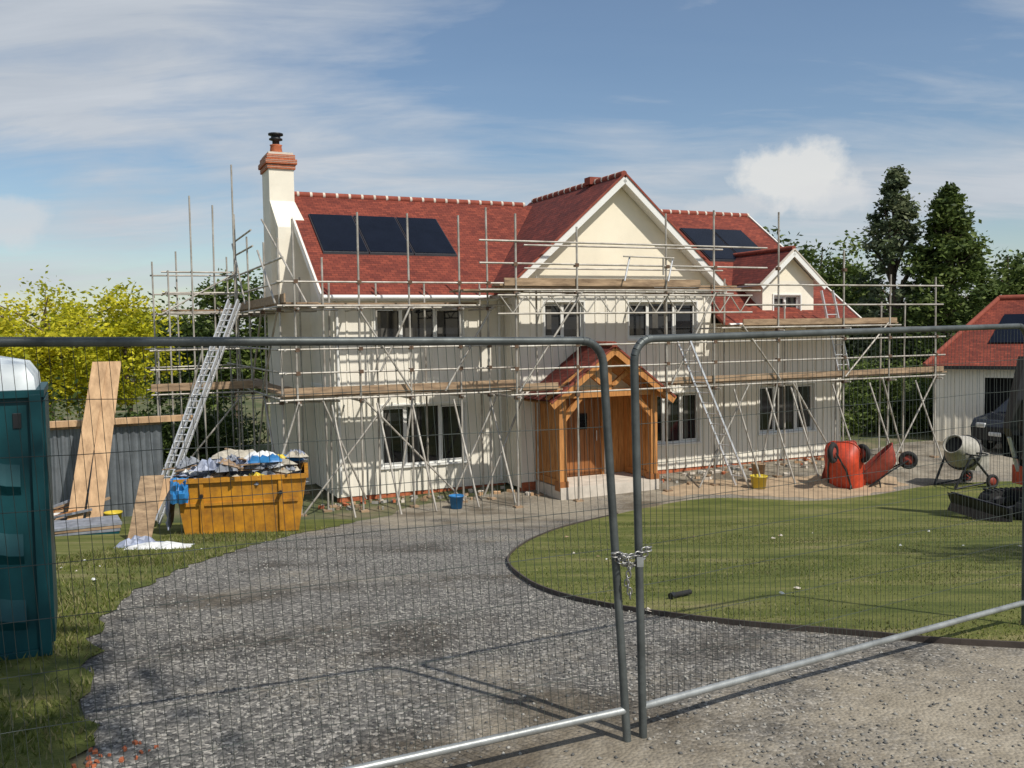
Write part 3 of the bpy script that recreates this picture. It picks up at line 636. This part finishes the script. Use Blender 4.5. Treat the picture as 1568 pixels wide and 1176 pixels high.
def crumple(mb,c,sx,sy,sz,k,T=None,n=9,amp=.35,seed=0):
    rr=random.Random(seed); vs=[];fs=[]
    H_=[[rr.random() for _ in range(n)] for _ in range(n)]
    for i in range(n):
        for j in range(n):
            x=(i/(n-1)-.5);y=(j/(n-1)-.5); e_=max(abs(x),abs(y))*2
            z=(1-e_**3)*(.6+amp*(H_[i][j]-.5)*2)
            vs.append((c[0]+sx*(x+.06*(H_[j][i]-.5)),c[1]+sy*(y+.06*(H_[i][j]-.5)),c[2]+sz*z))
    for i in range(n-1):
        for j in range(n-1): fs.append((i*n+j,(i+1)*n+j,(i+1)*n+j+1,i*n+j+1))
    mb.add(vs,fs,k,T,False)
q=MB(); crumple(q,(L_/2,W_/2,.9),L_+.3,W_,.35,'greyp',seed=1)
ks=['beige','greyp','lilac','greyp','white','plank','rubber','blue','beige','greyp','plank','lilac','greyp','yellow','beige','greyp']
rs=random.Random(5)
for i in range(60):
    T=Matrix.Translation((rs.uniform(-.05,L_+.05),rs.uniform(-.02,W_-.05),rs.uniform(.98,1.34)))@Matrix.Rotation(rs.uniform(0,3),4,'Z')@Matrix.Rotation(rs.uniform(-.5,.5),4,'X')
    crumple(q,(0,0,0),rs.uniform(.22,.65),rs.uniform(.15,.38),rs.uniform(.06,.16),ks[i%len(ks)],T,8,.6,seed=i+3)
for i in range(14):
    a=Vector((rs.uniform(0.2,L_-.2),rs.uniform(0,W_),1.15+rs.uniform(0,.2))); an=rs.uniform(0,6.28); q.beam(a,a+Vector((math.cos(an)*.7,math.sin(an)*.5,rs.uniform(-.1,.15))),.07,.02,'plank')
crumple(q,(L_*.45,.75,1.35),.9,.5,.12,'beige',None,10,.6,40); crumple(q,(L_*.66,.5,1.34),.6,.4,.12,'white',None,10,.6,41)
crumple(q,(L_*.2,.3,1.2),.6,.4,.18,'lilac',None,10,.6,43)
T=Matrix.Translation((-ov-.10,.35,.45))@Matrix.Rotation(-1.45,4,'Y'); crumple(q,(0.2,0,0),.95,.8,.12,'lilac',T,9,.6,seed=77)
T=Matrix.Translation((-ov-.0,-.12,.9))@Matrix.Rotation(1.35,4,'X'); crumple(q,(0.1,0,0),.30,.45,.1,'blue',T,7,.6,seed=78)
q.obj('rubbish',SK)
def leaning(name,base,w,h,top,thick=.03,k='ply',n=1):
    q=MB(); b_=Vector(base); t_=Vector(top); wv=Vector(w)
    a0=b_;a1=b_+wv;u0=t_;u1=t_+wv; nn=(a1-a0).cross(u0-a0).normalized()*thick
    q.add([a0,a1,u1,u0,a0+nn,a1+nn,u1+nn,u0+nn],[(0,1,2,3),(7,6,5,4),(0,4,5,1),(1,5,6,2),(2,6,7,3),(3,7,4,0)],k)
    return q.obj(name)
leaning('plywood_sheet',(-8.74,17.6,.14),(.27,.08,0),0,(-8.66,18.9,3.42))
leaning('plywood_sheet',(-8.44,17.75,.12),(.28,.12,0),0,(-8.44,19.0,3.42))
leaning('timber_board',(-6.42,14.9,.42),(.36,.1,0),0,(-6.30,15.35,1.58),k='plank')
leaning('timber_board',(-6.62,15.2,.40),(.26,.15,0),0,(-6.2,15.8,1.45),k='ply')
cf=MB(); a=Vector((-14.5,16.9,0)); b_=Vector((-7.75,20.1,0)); d_=(b_-a).normalized(); nn=Vector((-d_.y,d_.x,0)); L=(b_-a).length; n=int(L/.038)
vs=[];fs=[]
for i in range(n+1):
    p_=a+d_*L*i/n+nn*.022*math.sin(i*math.pi/2*.99); vs+= [(p_.x,p_.y,-.1),(p_.x,p_.y,2.0)]
for i in range(n): fs.append((2*i,2*i+2,2*i+3,2*i+1))
cf.add(vs,fs,'corr'); cf.beam(a+Vector((0,0,2.03)),b_+Vector((0,0,2.03)),.12,.06,'plank')
cf.beam(a+d_*4.5+Vector((0,-.05,2.12)),b_+d_*.7+Vector((0,-.05,2.12)),.25,.12,'ply'); cf.obj('corrugated_metal_fence')
q=MB()
for i in range(4): q.box(-.75,.75,-.4,.4,.02+i*.05,.06+i*.05,['teal','greyp','plank','greyp'][i],Matrix.Rotation(.05*i,4,'Z'))
o=q.obj('stacked_sheets'); o.location=(-8.0,16.5,g(16.5)); o.rotation_euler=(0,0,.35)
q=MB()
for i in range(22):
    a=Vector((rs.uniform(-.8,.8),rs.uniform(-.5,.5),.05+rs.random()*.3)); an=rs.uniform(-.5,.9); q.beam(a,a+Vector((math.cos(an),math.sin(an),rs.uniform(-.05,.35)))*rs.uniform(.5,1.2),.08,.04,rs.choice(['plank','ply','oak','greyp']))
o=q.obj('timber_offcuts'); o.location=(-9.6,18.0,g(18.0))
q=MB(); crumple(q,(0,0,0),.95,.5,.08,'white',None,9,.6,3); crumple(q,(-.35,.25,0),.6,.4,.12,'lilac',None,9,.6,6); o=q.obj('plastic_sheeting'); o.location=(-5.25,13.2,g(13.2)+.01)
def bucket(name,loc,k,r=.15,h=.28):
    q=MB(); q.lathe([(0,.01),(r*.8,.01),(r,h),(r*1.06,h),(r*1.06,h-.03),(r*.96,h-.03),(r*.78,.03)],k,None,20)
    for i in range(8):
        a0=math.pi*i/8;a1=math.pi*(i+1)/8
        q.tube((r*math.cos(a0),-r*math.sin(a0)*.8-.0,h-.03-math.sin(a0)*.05),(r*math.cos(a1),-r*math.sin(a1)*.8,h-.03-math.sin(a1)*.05),.004,'black',4)
    o=q.obj(name); o.location=loc; return o
bucket('blue_bucket',(-1.28,20.2,g(20.2)),'blue',.16,.3); bucket('yellow_bucket',(-8.1,18.3,g(18.3)),'yellow',.17,.27)
bucket('mixing_tub',(5.95,22.0,g(22)),'yellow',.2,.32); bucket('rubber_bucket',(6.1,22.6,g(22.6)),'plank',.17,.5)
bucket('white_bucket',(-9.2,18.2,g(18.2)),'white',.14,.25)
q=MB(); rs=random.Random(11)
for i in range(190):
    u=rs.uniform(-.5,15); v=(-.25 if u<4.3 else -1.25)-abs(rs.gauss(0,.45)); 
    if 4.4<u<7.6: continue
    x=HO[0]+u*math.cos(TH)-v*math.sin(TH); y=HO[1]+u*math.sin(TH)+v*math.cos(TH); s_=rs.uniform(.3,1)
    T=Matrix.Translation((x,y,g(y)+.03))@Matrix.Rotation(rs.uniform(0,3),4,'Z')@Matrix.Rotation(rs.uniform(-.3,.3),4,'X')
    q.box(-.1*s_,.1*s_,-.05*s_,.05*s_,-.03,.035,rs.choice(['brick','mortar','plank','mortar','ply','stone']),T)
for i in range(40):
    x=-2.0+rs.gauss(0,.10); y=rs.uniform(3.7,4.5); s_=rs.uniform(.05,.15)
    T=Matrix.Translation((x,y,g(y)+.012))@Matrix.Rotation(rs.uniform(0,3),4,'Z')@Matrix.Rotation(rs.uniform(-.6,.6),4,'X'); q.box(-.1*s_,.1*s_,-.06*s_,.06*s_,-.01,.02*s_*3,'brick',T)
q.obj('brick_rubble')
q=MB()
for i in range(34):
    x=rs.uniform(.6,8); y=rs.uniform(6.4,16)
    if i>22: x=rs.uniform(-5.4,-4.2); y=rs.uniform(7,13)
    T=Matrix.Translation((x,y,g(y)+.035))@Matrix.Rotation(rs.uniform(0,3),4,'Z'); s_=rs.uniform(.15,.5); crumple(q,(0,0,0),.14*s_,.09*s_,.05*s_,rs.choice(['white','mortar','plank']),T,5,.5,i)
q.obj('scattered_litter')
q=MB(); q.tube((1.32,7.55,g(7.55)+.05),(1.5,7.72,g(7.72)+.05),.022,'rubber',10); q.tube((1.3,7.53,g(7.55)+.05),(1.33,7.56,g(7.55)+.05),.028,'black',10); q.obj('pipe_offcut')
# ------------------------------------------------------------------ wheelbarrows / mixer
def wheel(mb,c,r,wd,axis,k='rubber',hub='dkred'):
    ax=Vector(axis).normalized(); T=Matrix.Translation(c)@ax.to_track_quat('Z','Y').to_matrix().to_4x4()
    mb.torus((0,0,0),r-wd*.5,wd*.5,k,T,22,10); mb.lathe([(0,-wd*.2),(r-wd*.8,-wd*.25),(r-wd*.8,wd*.25),(0,wd*.2)],hub,T,16)
def barrow(name,loc,rz,tilt,k,sc_=1.0):
    E=empty(name,loc,rz); E.rotation_euler=(tilt,0,rz); E.scale=(sc_,)*3; q=MB()
    rings=[]
    for (z,a,b_,cy) in((.30,.20,.30,.05),(.34,.26,.38,.06),(.48,.32,.47,.07),(.66,.37,.56,.08)):
        rg=[]
        for i in range(28):
            an=2*math.pi*i/28; c_,s__=math.cos(an),math.sin(an)
            rg.append((a*math.copysign(abs(c_)**.55,c_),cy+b_*math.copysign(abs(s__)**.55,s__),z))
        rings.append(rg)
    for o_,kk in((0,k),(.012,'dkred')):
        vs=[(x*(1-o_*2),y,z+o_) for rg in rings for x,y,z in rg]
        fs=[(j*28+i,j*28+(i+1)%28,(j+1)*28+(i+1)%28,(j+1)*28+i) for j in range(3) for i in range(28)]
        q.add(vs,fs,kk,smooth=True); q.add(vs[:28],[tuple(range(28))[::-1]],kk)
    rg=[Vector(x) for x in rings[-1]]
    for a,b_ in zip(rg,rg[1:]+rg[:1]): q.tube(a,b_,.016,k)
    for s_ in(-1,1):
        q.path([(s_*.06,.62,.18),(s_*.18,.2,.27),(s_*.26,-.45,.34),(s_*.28,-1.0,.52)],.018,'black'); q.tube((s_*.28,-.88,.48),(s_*.28,-1.03,.53),.025,'red')
        q.path([(s_*.22,-.1,.3),(s_*.24,-.3,.02),(s_*.25,-.48,.34)],.016,'black')
    wheel(q,(0,.62,.18),.2,.1,(1,0,0)); q.obj('barrow_parts',E); return E
barrow('red_wheelbarrow',(7.62,21.6,.12),math.radians(140),math.radians(72),'red',1.25)
barrow('red_wheelbarrow',(8.35,21.9,.14),math.radians(205),math.radians(66),'dkred',1.15)
barrow('red_wheelbarrow',(9.2,22.0,.06),math.radians(250),math.radians(45),'dkred',1.1)
q=MB(); crumple(q,(0,0,-.02),1.7,1.1,.35,'sandheap',None,12,.25,9); o=q.obj('sand_heap'); o.location=(8.2,22.5,g(22.5))
mx_=empty('cement_mixer',(10.85,21.9,g(21.9)),math.radians(15)); mx_.scale=(1.15,)*3; q=MB()
T=Matrix.Translation((0,0,.72))@Matrix.Rotation(math.radians(20),4,'Z')@Matrix.Rotation(math.radians(-62),4,'Y')
q.lathe([(0,-.36),(.2,-.36),(.33,-.2),(.36,0),(.35,.08),(.2,.42),(.21,.46),(.19,.46),(.18,.42),(.3,.05),(0,.0)],'drum',T,24)
q.lathe([(.365,-.03),(.39,-.03),(.39,.03),(.365,.03)],'black',T,24); q.lathe([(0,.36),(.19,.36)],'dark',T,24)
for s_ in(-1,1):
    q.path([(-.45,s_*.3,.02),(-.1,s_*.36,.7),(.45,s_*.3,.15)],.025,'black'); wheel(q,(.42,s_*.36,.14),.15,.07,(0,1,0))
    q.tube((-.45,s_*.3,.02),(.42,s_*.3,.12),.02,'black')
q.tube((-.1,-.36,.7),(-.1,.36,.7),.03,'black'); q.box(.15,.5,-.18,.18,.35,.7,'drum'); q.torus((-.1,-.5,.75),.2,.015,'black',None); q.obj('mixer_parts',mx_)
# ------------------------------------------------------------------ mini excavator
X=empty('mini_excavator',(9.95,16.9,g(16.9)),math.radians(8)); q=MB()
for s_ in(-1,1):
    y0=s_*.5
    prof=[]
    for i in range(9): a_=math.pi/2+math.pi*i/8; prof.append((-.75+.22*math.cos(a_),.24+.22*math.sin(a_)))
    for i in range(9): a_=-math.pi/2+math.pi*i/8; prof.append((.75+.22*math.cos(a_),.24+.22*math.sin(a_)))
    n=len(prof); vs=[(x,y0-.13,z) for x,z in prof]+[(x,y0+.13,z) for x,z in prof]
    q.add(vs,[tuple(range(n)),tuple(range(n,2*n))[::-1]]+[(i,n+i,n+(i+1)%n,(i+1)%n) for i in range(n)],'rubber')
    for i in range(16): x=-.85+i*.113; q.box(x,x+.05,y0-.14,y0+.14,.455,.485,'rubber'); 
    for x in(-.75,-.4,-.1,.25,.75): 
        T=Matrix.Translation((x,y0-.14,.24))@Matrix.Rotation(math.pi/2,4,'X'); q.lathe([(0,-.01),(.13,-.01),(.15,.03),(0,.04)],'black',T,14)
q.box(-.5,.5,-.35,.35,.3,.52,'black')
q.add([(-1.45,-.85,.05),(-1.45,.85,.05),(-1.38,.85,.2),(-1.38,-.85,.2),(-1.46,-.85,.4),(-1.46,.85,.4)],[(0,1,2,3),(3,2,5,4)],'black')
q.box(-1.38,-1.33,-.85,.85,.05,.4,'black')
for s_ in(-1,1): q.beam((-1.35,s_*.3,.2),(-.4,s_*.3,.35),.08,.1,'black')
q.lathe([(0,.52),(.35,.52),(.35,.6),(0,.6)],'black',None,20)
q.box(-.35,.85,-.5,.5,.6,.95,'red'); q.box(.35,.95,-.5,.5,.952,1.35,'red')
for a_ in((-.3,-.48),(-.3,.2),(.4,-.48),(.4,.2)): q.tube((*a_,.95),(a_[0]+.04,a_[1],2.15),.03,'black')
q.box(-.35,.52,-.55,.27,2.15,2.21,'black'); q.box(.0,.35,-.35,.1,.95,1.15,'rubber'); q.box(.25,.36,-.35,.1,1.15,1.6,'rubber')
bx=.38
q.beam((-.55+bx,.35,.8),(-.9+bx,.35,1.7),.16,.2,'black',up=(0,1,0)); q.beam((-.9+bx,.35,1.65),(-.60+bx,.35,3.0),.16,.2,'black',up=(0,1,0))
q.beam((-.48+bx,.35,3.1),(-.62+bx,.35,1.5),.14,.16,'black',up=(0,1,0)); q.tube((-.7+bx,.35,.85),(-.9+bx,.35,1.5),.05,'alu',10)
q.add([(-.9+bx,.1,1.55),(-.5+bx,.1,1.5),(-.55+bx,.1,1.15),(-.85+bx,.1,1.1),(-.9+bx,.6,1.55),(-.5+bx,.6,1.5),(-.55+bx,.6,1.15),(-.85+bx,.6,1.1)],[(0,1,2,3),(4,7,6,5),(1,5,6,2),(2,6,7,3),(0,4,5,1)],'black')
q.obj('excavator_parts',X)
# ------------------------------------------------------------------ garage
GA=empty('garage',(13.5,29.2,.1),math.radians(-30)); q=MB()
facade(q,0,9,0.05,2.5,0,[(1.45,4.8,.05,2.15)],'board'); q.add([(0,0,.05),(0,6,.05),(0,6,2.5),(0,0,2.5)],[(0,1,2,3)],'board'); q.add([(0,6,0),(9,6,0),(9,6,2.5),(0,6,2.5)],[(0,1,2,3)],'board')
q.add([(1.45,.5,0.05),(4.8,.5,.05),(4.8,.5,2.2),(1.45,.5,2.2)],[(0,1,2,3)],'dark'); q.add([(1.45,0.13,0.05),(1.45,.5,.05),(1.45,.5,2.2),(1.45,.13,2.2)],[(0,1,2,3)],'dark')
q.box(-.2,9.2,-.32,-.2,2.42,2.52,'black')
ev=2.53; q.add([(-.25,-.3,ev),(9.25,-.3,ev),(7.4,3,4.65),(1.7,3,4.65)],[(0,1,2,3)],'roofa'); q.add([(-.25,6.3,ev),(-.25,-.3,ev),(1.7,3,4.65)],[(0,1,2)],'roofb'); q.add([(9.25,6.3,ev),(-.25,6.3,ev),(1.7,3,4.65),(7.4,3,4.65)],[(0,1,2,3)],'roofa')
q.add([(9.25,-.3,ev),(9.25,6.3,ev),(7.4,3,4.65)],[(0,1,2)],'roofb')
q.tube((1.7,3,4.68),(7.4,3,4.68),.1,'ridge',8); q.tube((-.25,-.3,ev+.02),(1.7,3,4.68),.08,'ridge',8)
z_=lambda v:ev+(v+.3)*(4.65-ev)/3.3+.06
q.add([(1.5,.7,z_(.7)),(5,.7,z_(.7)),(5,2.1,z_(2.1)),(1.9,2.1,z_(2.1))],[(0,1,2,3)],'solar')
q.obj('garage_shell',GA)
CA=empty('parked_car',(15.75,27.0,g(27)),math.radians(30)); q=MB()
prof=[(-2.1,.35),(-2.15,.75),(-2.0,.95),(-1.1,1.08),(-.5,1.5),(.9,1.58),(1.8,1.45),(2.1,1.0),(2.15,.4)]
n=len(prof)
def row(y): return [(x,y*(1-(.16 if z>1.1 else 0)),z) for x,z in prof]
vs=row(-.88)+row(.88); q.add(vs,[tuple(range(n)),tuple(range(n,2*n))[::-1]]+[(i,i+1,n+i+1,n+i) for i in range(n-1)]+[(n-1,0,n,2*n-1)],'carpaint')
for s_ in(-1,1):
    q.add([(-.95,s_*.885,1.1),(1.7,s_*.885,1.1),(1.6,s_*.75,1.44),(-.48,s_*.75,1.44)],[(0,1,2,3)],'glass')
    for x in(-1.35,1.35): wheel(q,(x,s_*.82,.34),.34,.2,(0,1,0),hub='alu')
    q.box(-2.17,-1.95,s_*.6-.14,s_*.6+.14,.72,.86,'alu')
q.box(-2.17,-2.1,-.35,.35,.5,.62,'white')
q.add([(-1.08,-.75,1.115),(-1.08,.75,1.115),(-.54,.68,1.49),(-.54,-.68,1.49)],[(0,1,2,3)],'glass'); q.obj('car_body',CA,bevel=.03)
# ------------------------------------------------------------------ trees
def leaves(C,Rc,per,leaf,mats,wts,name,parent,flat=.5,gap=0):
    n=len(C)*per; cid=np.repeat(np.arange(len(C)),per)
    P=C[cid]+rng.normal(0,1,(n,3))*Rc[cid][:,None]*np.array([.5,.5,.38])
    a=rng.normal(0,1,(n,3)); a[:,2]*=flat; a/=np.linalg.norm(a,axis=1)[:,None]
    b=np.cross(a,rng.normal(0,1,(n,3))); b/=np.linalg.norm(b,axis=1)[:,None]
    s=leaf*rng.uniform(.5,1.4,n)[:,None]
    V=np.stack([P-a*s,P-b*s*.5,P+a*s,P+b*s*.5],1).reshape(-1,3)
    if parent is None or parent.location.z==0: V[:,2]=np.maximum(V[:,2],.02)
    F=np.arange(n*4).reshape(-1,4)
    cm=rng.choice(len(mats),len(C),p=wts); mi=np.where(rng.random(n)<.65,cm[cid],rng.choice(len(mats),n,p=wts))
    return npobj(name,V,F,mats,mi,parent)
def tree(name,x,y,h,R,zb,mats,nc=70,per=130,leaf=.13,shape='round',cr=.9,wts=(.35,.4,.25),z0=0):
    E=empty(name,(x,y,z0)); C=[];r_=[]
    while len(C)<nc:
        if shape=='round':
            d=rng.normal(0,1,3); d/=np.linalg.norm(d); q=rng.random()**.4*(1+.18*math.sin(3*math.atan2(d[1],d[0])+x))
            p=np.array([d[0]*R*q,d[1]*R*q,(h+zb)/2+d[2]*(h-zb)/2*q*.9])
        else:
            t=rng.random()**.85; rr=R*(1-t)**.75*(.45+.6*rng.random()); a=rng.uniform(0,6.28); p=np.array([rr*math.cos(a),rr*math.sin(a),zb+(h-zb)*t-rr*.15])
        C.append(p); r_.append(cr*rng.uniform(.55,1.2)*(1 if shape=='round' else (1.1-.7*(p[2]-zb)/(h-zb))))
    C=np.array(C); r_=np.array(r_)
    tk=MB(); rt=h*.022
    pts=[Vector((0,0,-.1))]; top=h*.9
    for i in range(1,7): pts.append(Vector((random.uniform(-.12,.12)*i*.4,random.uniform(-.12,.12)*i*.4,top*i/6)))
    for i in range(6): tk.tube(pts[i],pts[i+1],rt*(1-i/7),'bark',8,rt*(1-(i+1)/7))
    for c_ in C[::3]:
        t_=max(.12,min(.9,(c_[2]*.75)/top)); k_=int(t_*6); b0=pts[k_].lerp(pts[min(6,k_+1)],t_*6-k_); m_=b0.lerp(Vector(c_),.5)+Vector((0,0,.12*h*.2)); rr=rt*.35
        tk.tube(b0,m_,rr,'bark',5,rr*.6); tk.tube(m_,Vector(c_),rr*.6,'bark',5,rr*.15)
    tk.obj('trunk',E); leaves(C,r_,per,leaf,mats,wts,'crown',E); return E
G1=[leafmat('leaf_dark',(0.05,0.08,0.02)),leafmat('leaf_mid',(0.10,0.145,0.035)),leafmat('leaf_light',(0.16,0.21,0.055))]
G2=[leafmat('cedar_dark',(0.07,0.095,0.05)),leafmat('cedar_mid',(0.13,0.165,0.08)),leafmat('cedar_light',(0.21,0.24,0.13))]
GY=[leafmat('robinia_deep',(0.34,0.36,0.025),.45),leafmat('robinia_mid',(0.56,0.54,0.03),.45),leafmat('robinia_light',(0.70,0.64,0.05),.45)]
def at(px,Y): return (px-784)/1400*Y
tree('robinia_tree',at(75,33),33,6.0,3.8,1.2,GY,115,150,.09,cr=.75,wts=(.25,.4,.35)); tree('robinia_tree',at(-60,30),30,5.4,3.2,1.2,GY,70,140,.10)
tree('robinia_tree',at(195,33),33,5.6,1.9,1.0,GY,42,120,.09,cr=.65,wts=(.4,.4,.2))
tree('ash_tree',at(360,38),38,6.6,1.7,.5,G1,45,140,.12); tree('ash_tree',at(300,40),40,5.2,2.2,.3,G1,50,140,.12)
tree('cedar_tree',at(1368,42),42,11.0,2.6,2.0,G2,140,70,.12,'cone',.75); tree('cedar_tree',at(1450,40),40,9.8,3.0,.6,G1,190,110,.12,'cone',.8,wts=(.35,.4,.25))
tree('oak_tree',at(1252,48),48,8.9,2.7,1.0,G1,80,150,.14); tree('oak_tree',at(1180,52),52,9.4,2.0,1,G1,60,130,.15); tree('oak_tree',at(1310,46),46,6.9,3.0,.5,G1,80,150,.14)
tree('oak_tree',at(1545,44),44,7.9,3.2,.8,G1,90,160,.14); tree('oak_tree',at(1640,44),44,8.2,3.4,.8,G1,90,150,.15)
# roadside trees beyond the picture edges that shade the gate area and the right of the lawn
tree('roadside_tree',.2,-.6,12.5,2.3,6.8,G1,70,170,.13,cr=.9,z0=1.9)
tree('garden_tree',12.2,4.8,8.5,2.4,3.2,G1,70,150,.13,cr=.9,z0=1.9)
def mass(name,pts,h,dep,n,per,leaf,mats,cr=.8):
    C=[]
    for i in range(n):
        t_=rng.random()*(len(pts)-1); k_=int(t_); a_=np.array(pts[k_]);b2=np.array(pts[min(k_+1,len(pts)-1)]); p=a_+(b2-a_)*(t_-k_); hh=h*(.8+.25*math.sin(p[0]*.7)+.12*math.sin(p[0]*2.1))
        C.append((p[0]+rng.normal(0,dep),p[1]+rng.normal(0,dep),rng.random()*hh))
    C=np.array(C); return leaves(C,cr*rng.uniform(.7,1.2,n),per,leaf,mats,(.4,.4,.2),name,None)
mass('boundary_hedge',[(-24,27),(-12,25.5),(-8.6,28)],2.2,.5,160,150,.09,G1)
mass('garden_shrubs',[(10.5,31.5),(14,31.8),(16,34)],2.6,.5,140,140,.08,G1,.6)
mass('distant_trees',[(-60,62),(-20,60),(20,62),(40,60),(80,62)],5.0,1.5,420,110,.28,G1,1.8)
# ------------------------------------------------------------------ light, world
Sd=Vector((.62,-.60,0)).normalized(); el=math.radians(50); Sv=Vector((Sd.x*math.cos(el),Sd.y*math.cos(el),math.sin(el)))
sl=bpy.data.lights.new('sun','SUN'); sl.energy=4.2; sl.angle=math.radians(.8); sl.color=(1,.94,.84); so=bpy.data.objects.new('sun',sl); COL.objects.link(so); so.rotation_euler=(-Sv).to_track_quat('-Z','Y').to_euler()
W=bpy.data.worlds.new('World'); sc.world=W; W.use_nodes=True; N=W.node_tree.nodes; L=W.node_tree.links
bg=N['Background']; sk=N.new('ShaderNodeTexSky'); sk.sky_type='NISHITA'; sk.sun_disc=False; sk.sun_elevation=el; sk.sun_rotation=math.atan2(Sd.x,Sd.y); sk.air_density=1.0; sk.dust_density=.6
tc=N.new('ShaderNodeTexCoord'); sp=N.new('ShaderNodeSeparateXYZ'); L.new(tc.outputs['Generated'],sp.inputs[0])
def ma(op,a,b=None,cl=False):
    x=N.new('ShaderNodeMath'); x.operation=op; x.use_clamp=cl
    for i,q_ in enumerate((a,b)):
        if q_ is None: continue
        if isinstance(q_,(int,float)): x.inputs[i].default_value=q_
        else: L.new(q_,x.inputs[i])
    return x.outputs[0]
zc=ma('ADD',ma('MAXIMUM',sp.outputs['Z'],0),.20)
cb=N.new('ShaderNodeCombineXYZ'); L.new(ma('DIVIDE',sp.outputs['X'],zc),cb.inputs[0]); L.new(ma('DIVIDE',sp.outputs['Y'],zc),cb.inputs[1])
def cnoise(scale,rot,loc,sc_,det,ro,dist):
    mp=N.new('ShaderNodeMapping'); mp.inputs['Scale'].default_value=scale; mp.inputs['Rotation'].default_value=(0,0,rot); mp.inputs['Location'].default_value=loc; L.new(cb.outputs[0],mp.inputs[0])
    n1=N.new('ShaderNodeTexNoise'); n1.inputs['Scale'].default_value=sc_; n1.inputs['Detail'].default_value=det; n1.inputs['Roughness'].default_value=ro; n1.inputs['Distortion'].default_value=dist; L.new(mp.outputs[0],n1.inputs['Vector']); return n1.outputs[0]
na=cnoise((.6,1.0,1),.3,(2.3,.9,0),1.25,9,.52,.35); nb_=cnoise((.5,1.6,1),-.15,(7.3,3.9,0),3.2,9,.6,.5)
nmix=ma('ADD',ma('MULTIPLY',na,.72),ma('MULTIPLY',nb_,.28))
cr_=N.new('ShaderNodeValToRGB'); cr_.color_ramp.elements[0].position=.42; cr_.color_ramp.elements[1].position=.59; cr_.color_ramp.elements[0].color=(0.10,)*3+(1,); cr_.color_ramp.elements[1].color=(.92,)*3+(1,); L.new(nmix,cr_.inputs[0])
sat=N.new('ShaderNodeHueSaturation'); sat.inputs['Saturation'].default_value=1.15; sat.inputs['Value'].default_value=1.15; L.new(sk.outputs[0],sat.inputs['Color'])
shade=N.new('ShaderNodeMixRGB'); L.new(nb_,shade.inputs[0]); shade.inputs[1].default_value=(4.3,4.9,5.7,1); shade.inputs[2].default_value=(7.6,7.9,8.3,1)
mx=N.new('ShaderNodeMixRGB'); L.new(cr_.outputs[0],mx.inputs[0]); L.new(sat.outputs[0],mx.inputs[1]); L.new(shade.outputs[0],mx.inputs[2])
def puff(prev,dirv,rad,amp,col,zs=1.9,amp2=2.6,gain=2.2):
    dv=Vector(dirv)
    # direction-space ellipse around a point on the sky dome
    dv.normalize()
    vm=N.new('ShaderNodeVectorMath'); vm.operation='SUBTRACT'; L.new(tc.outputs['Generated'],vm.inputs[0]); vm.inputs[1].default_value=dv
    m2=N.new('ShaderNodeMapping'); m2.inputs['Scale'].default_value=(1,1,zs); L.new(vm.outputs[0],m2.inputs[0])
    ln=N.new('ShaderNodeVectorMath'); ln.operation='LENGTH'; L.new(m2.outputs[0],ln.inputs[0])
    nn_=N.new('ShaderNodeTexNoise'); nn_.inputs['Scale'].default_value=18; nn_.inputs['Detail'].default_value=8; nn_.inputs['Roughness'].default_value=.6; L.new(tc.outputs['Generated'],nn_.inputs['Vector'])
    v_=ma('ADD',ma('SUBTRACT',1.0,ma('DIVIDE',ln.outputs['Value'],rad)),ma('MULTIPLY',ma('SUBTRACT',nn_.outputs[0],.5),amp2))
    f_=ma('MULTIPLY',ma('MULTIPLY',v_,gain,True),amp,True)
    x=N.new('ShaderNodeMixRGB'); L.new(f_,x.inputs[0]); L.new(prev,x.inputs[1]); x.inputs[2].default_value=(*col,1); return x.outputs[0]
o1=puff(mx.outputs[0],(.305,1,.165),.062,.85,(8.6,8.6,8.4),1.6,2.0); o1=puff(o1,(-.56,1,.125),.055,.6,(7.4,7.6,7.8),2.0,2.0); o1=puff(o1,(.24,1,.128),.05,.5,(7.2,7.3,7.5),2.8,2.0); o1=puff(o1,(.345,1,.135),.05,.6,(7.8,7.9,8.0),2.6,2.0)
L.new(o1,bg.inputs['Color']); bg.inputs['Strength'].default_value=.09
# ------------------------------------------------------------------ camera
cd=bpy.data.cameras.new('camera'); cd.sensor_width=36; cd.lens=1400/1568*36; cd.clip_end=3000; co=bpy.data.objects.new('camera',cd); COL.objects.link(co)
Rm=Matrix.Rotation(math.radians(90-3.39),4,'X')@Matrix.Rotation(-0.015,4,'Z'); co.matrix_world=Matrix.Translation((0,0,3.96))@Rm
sc.camera=co
sc.view_settings.view_transform='Standard'; sc.view_settings.look='None'; sc.view_settings.exposure=0
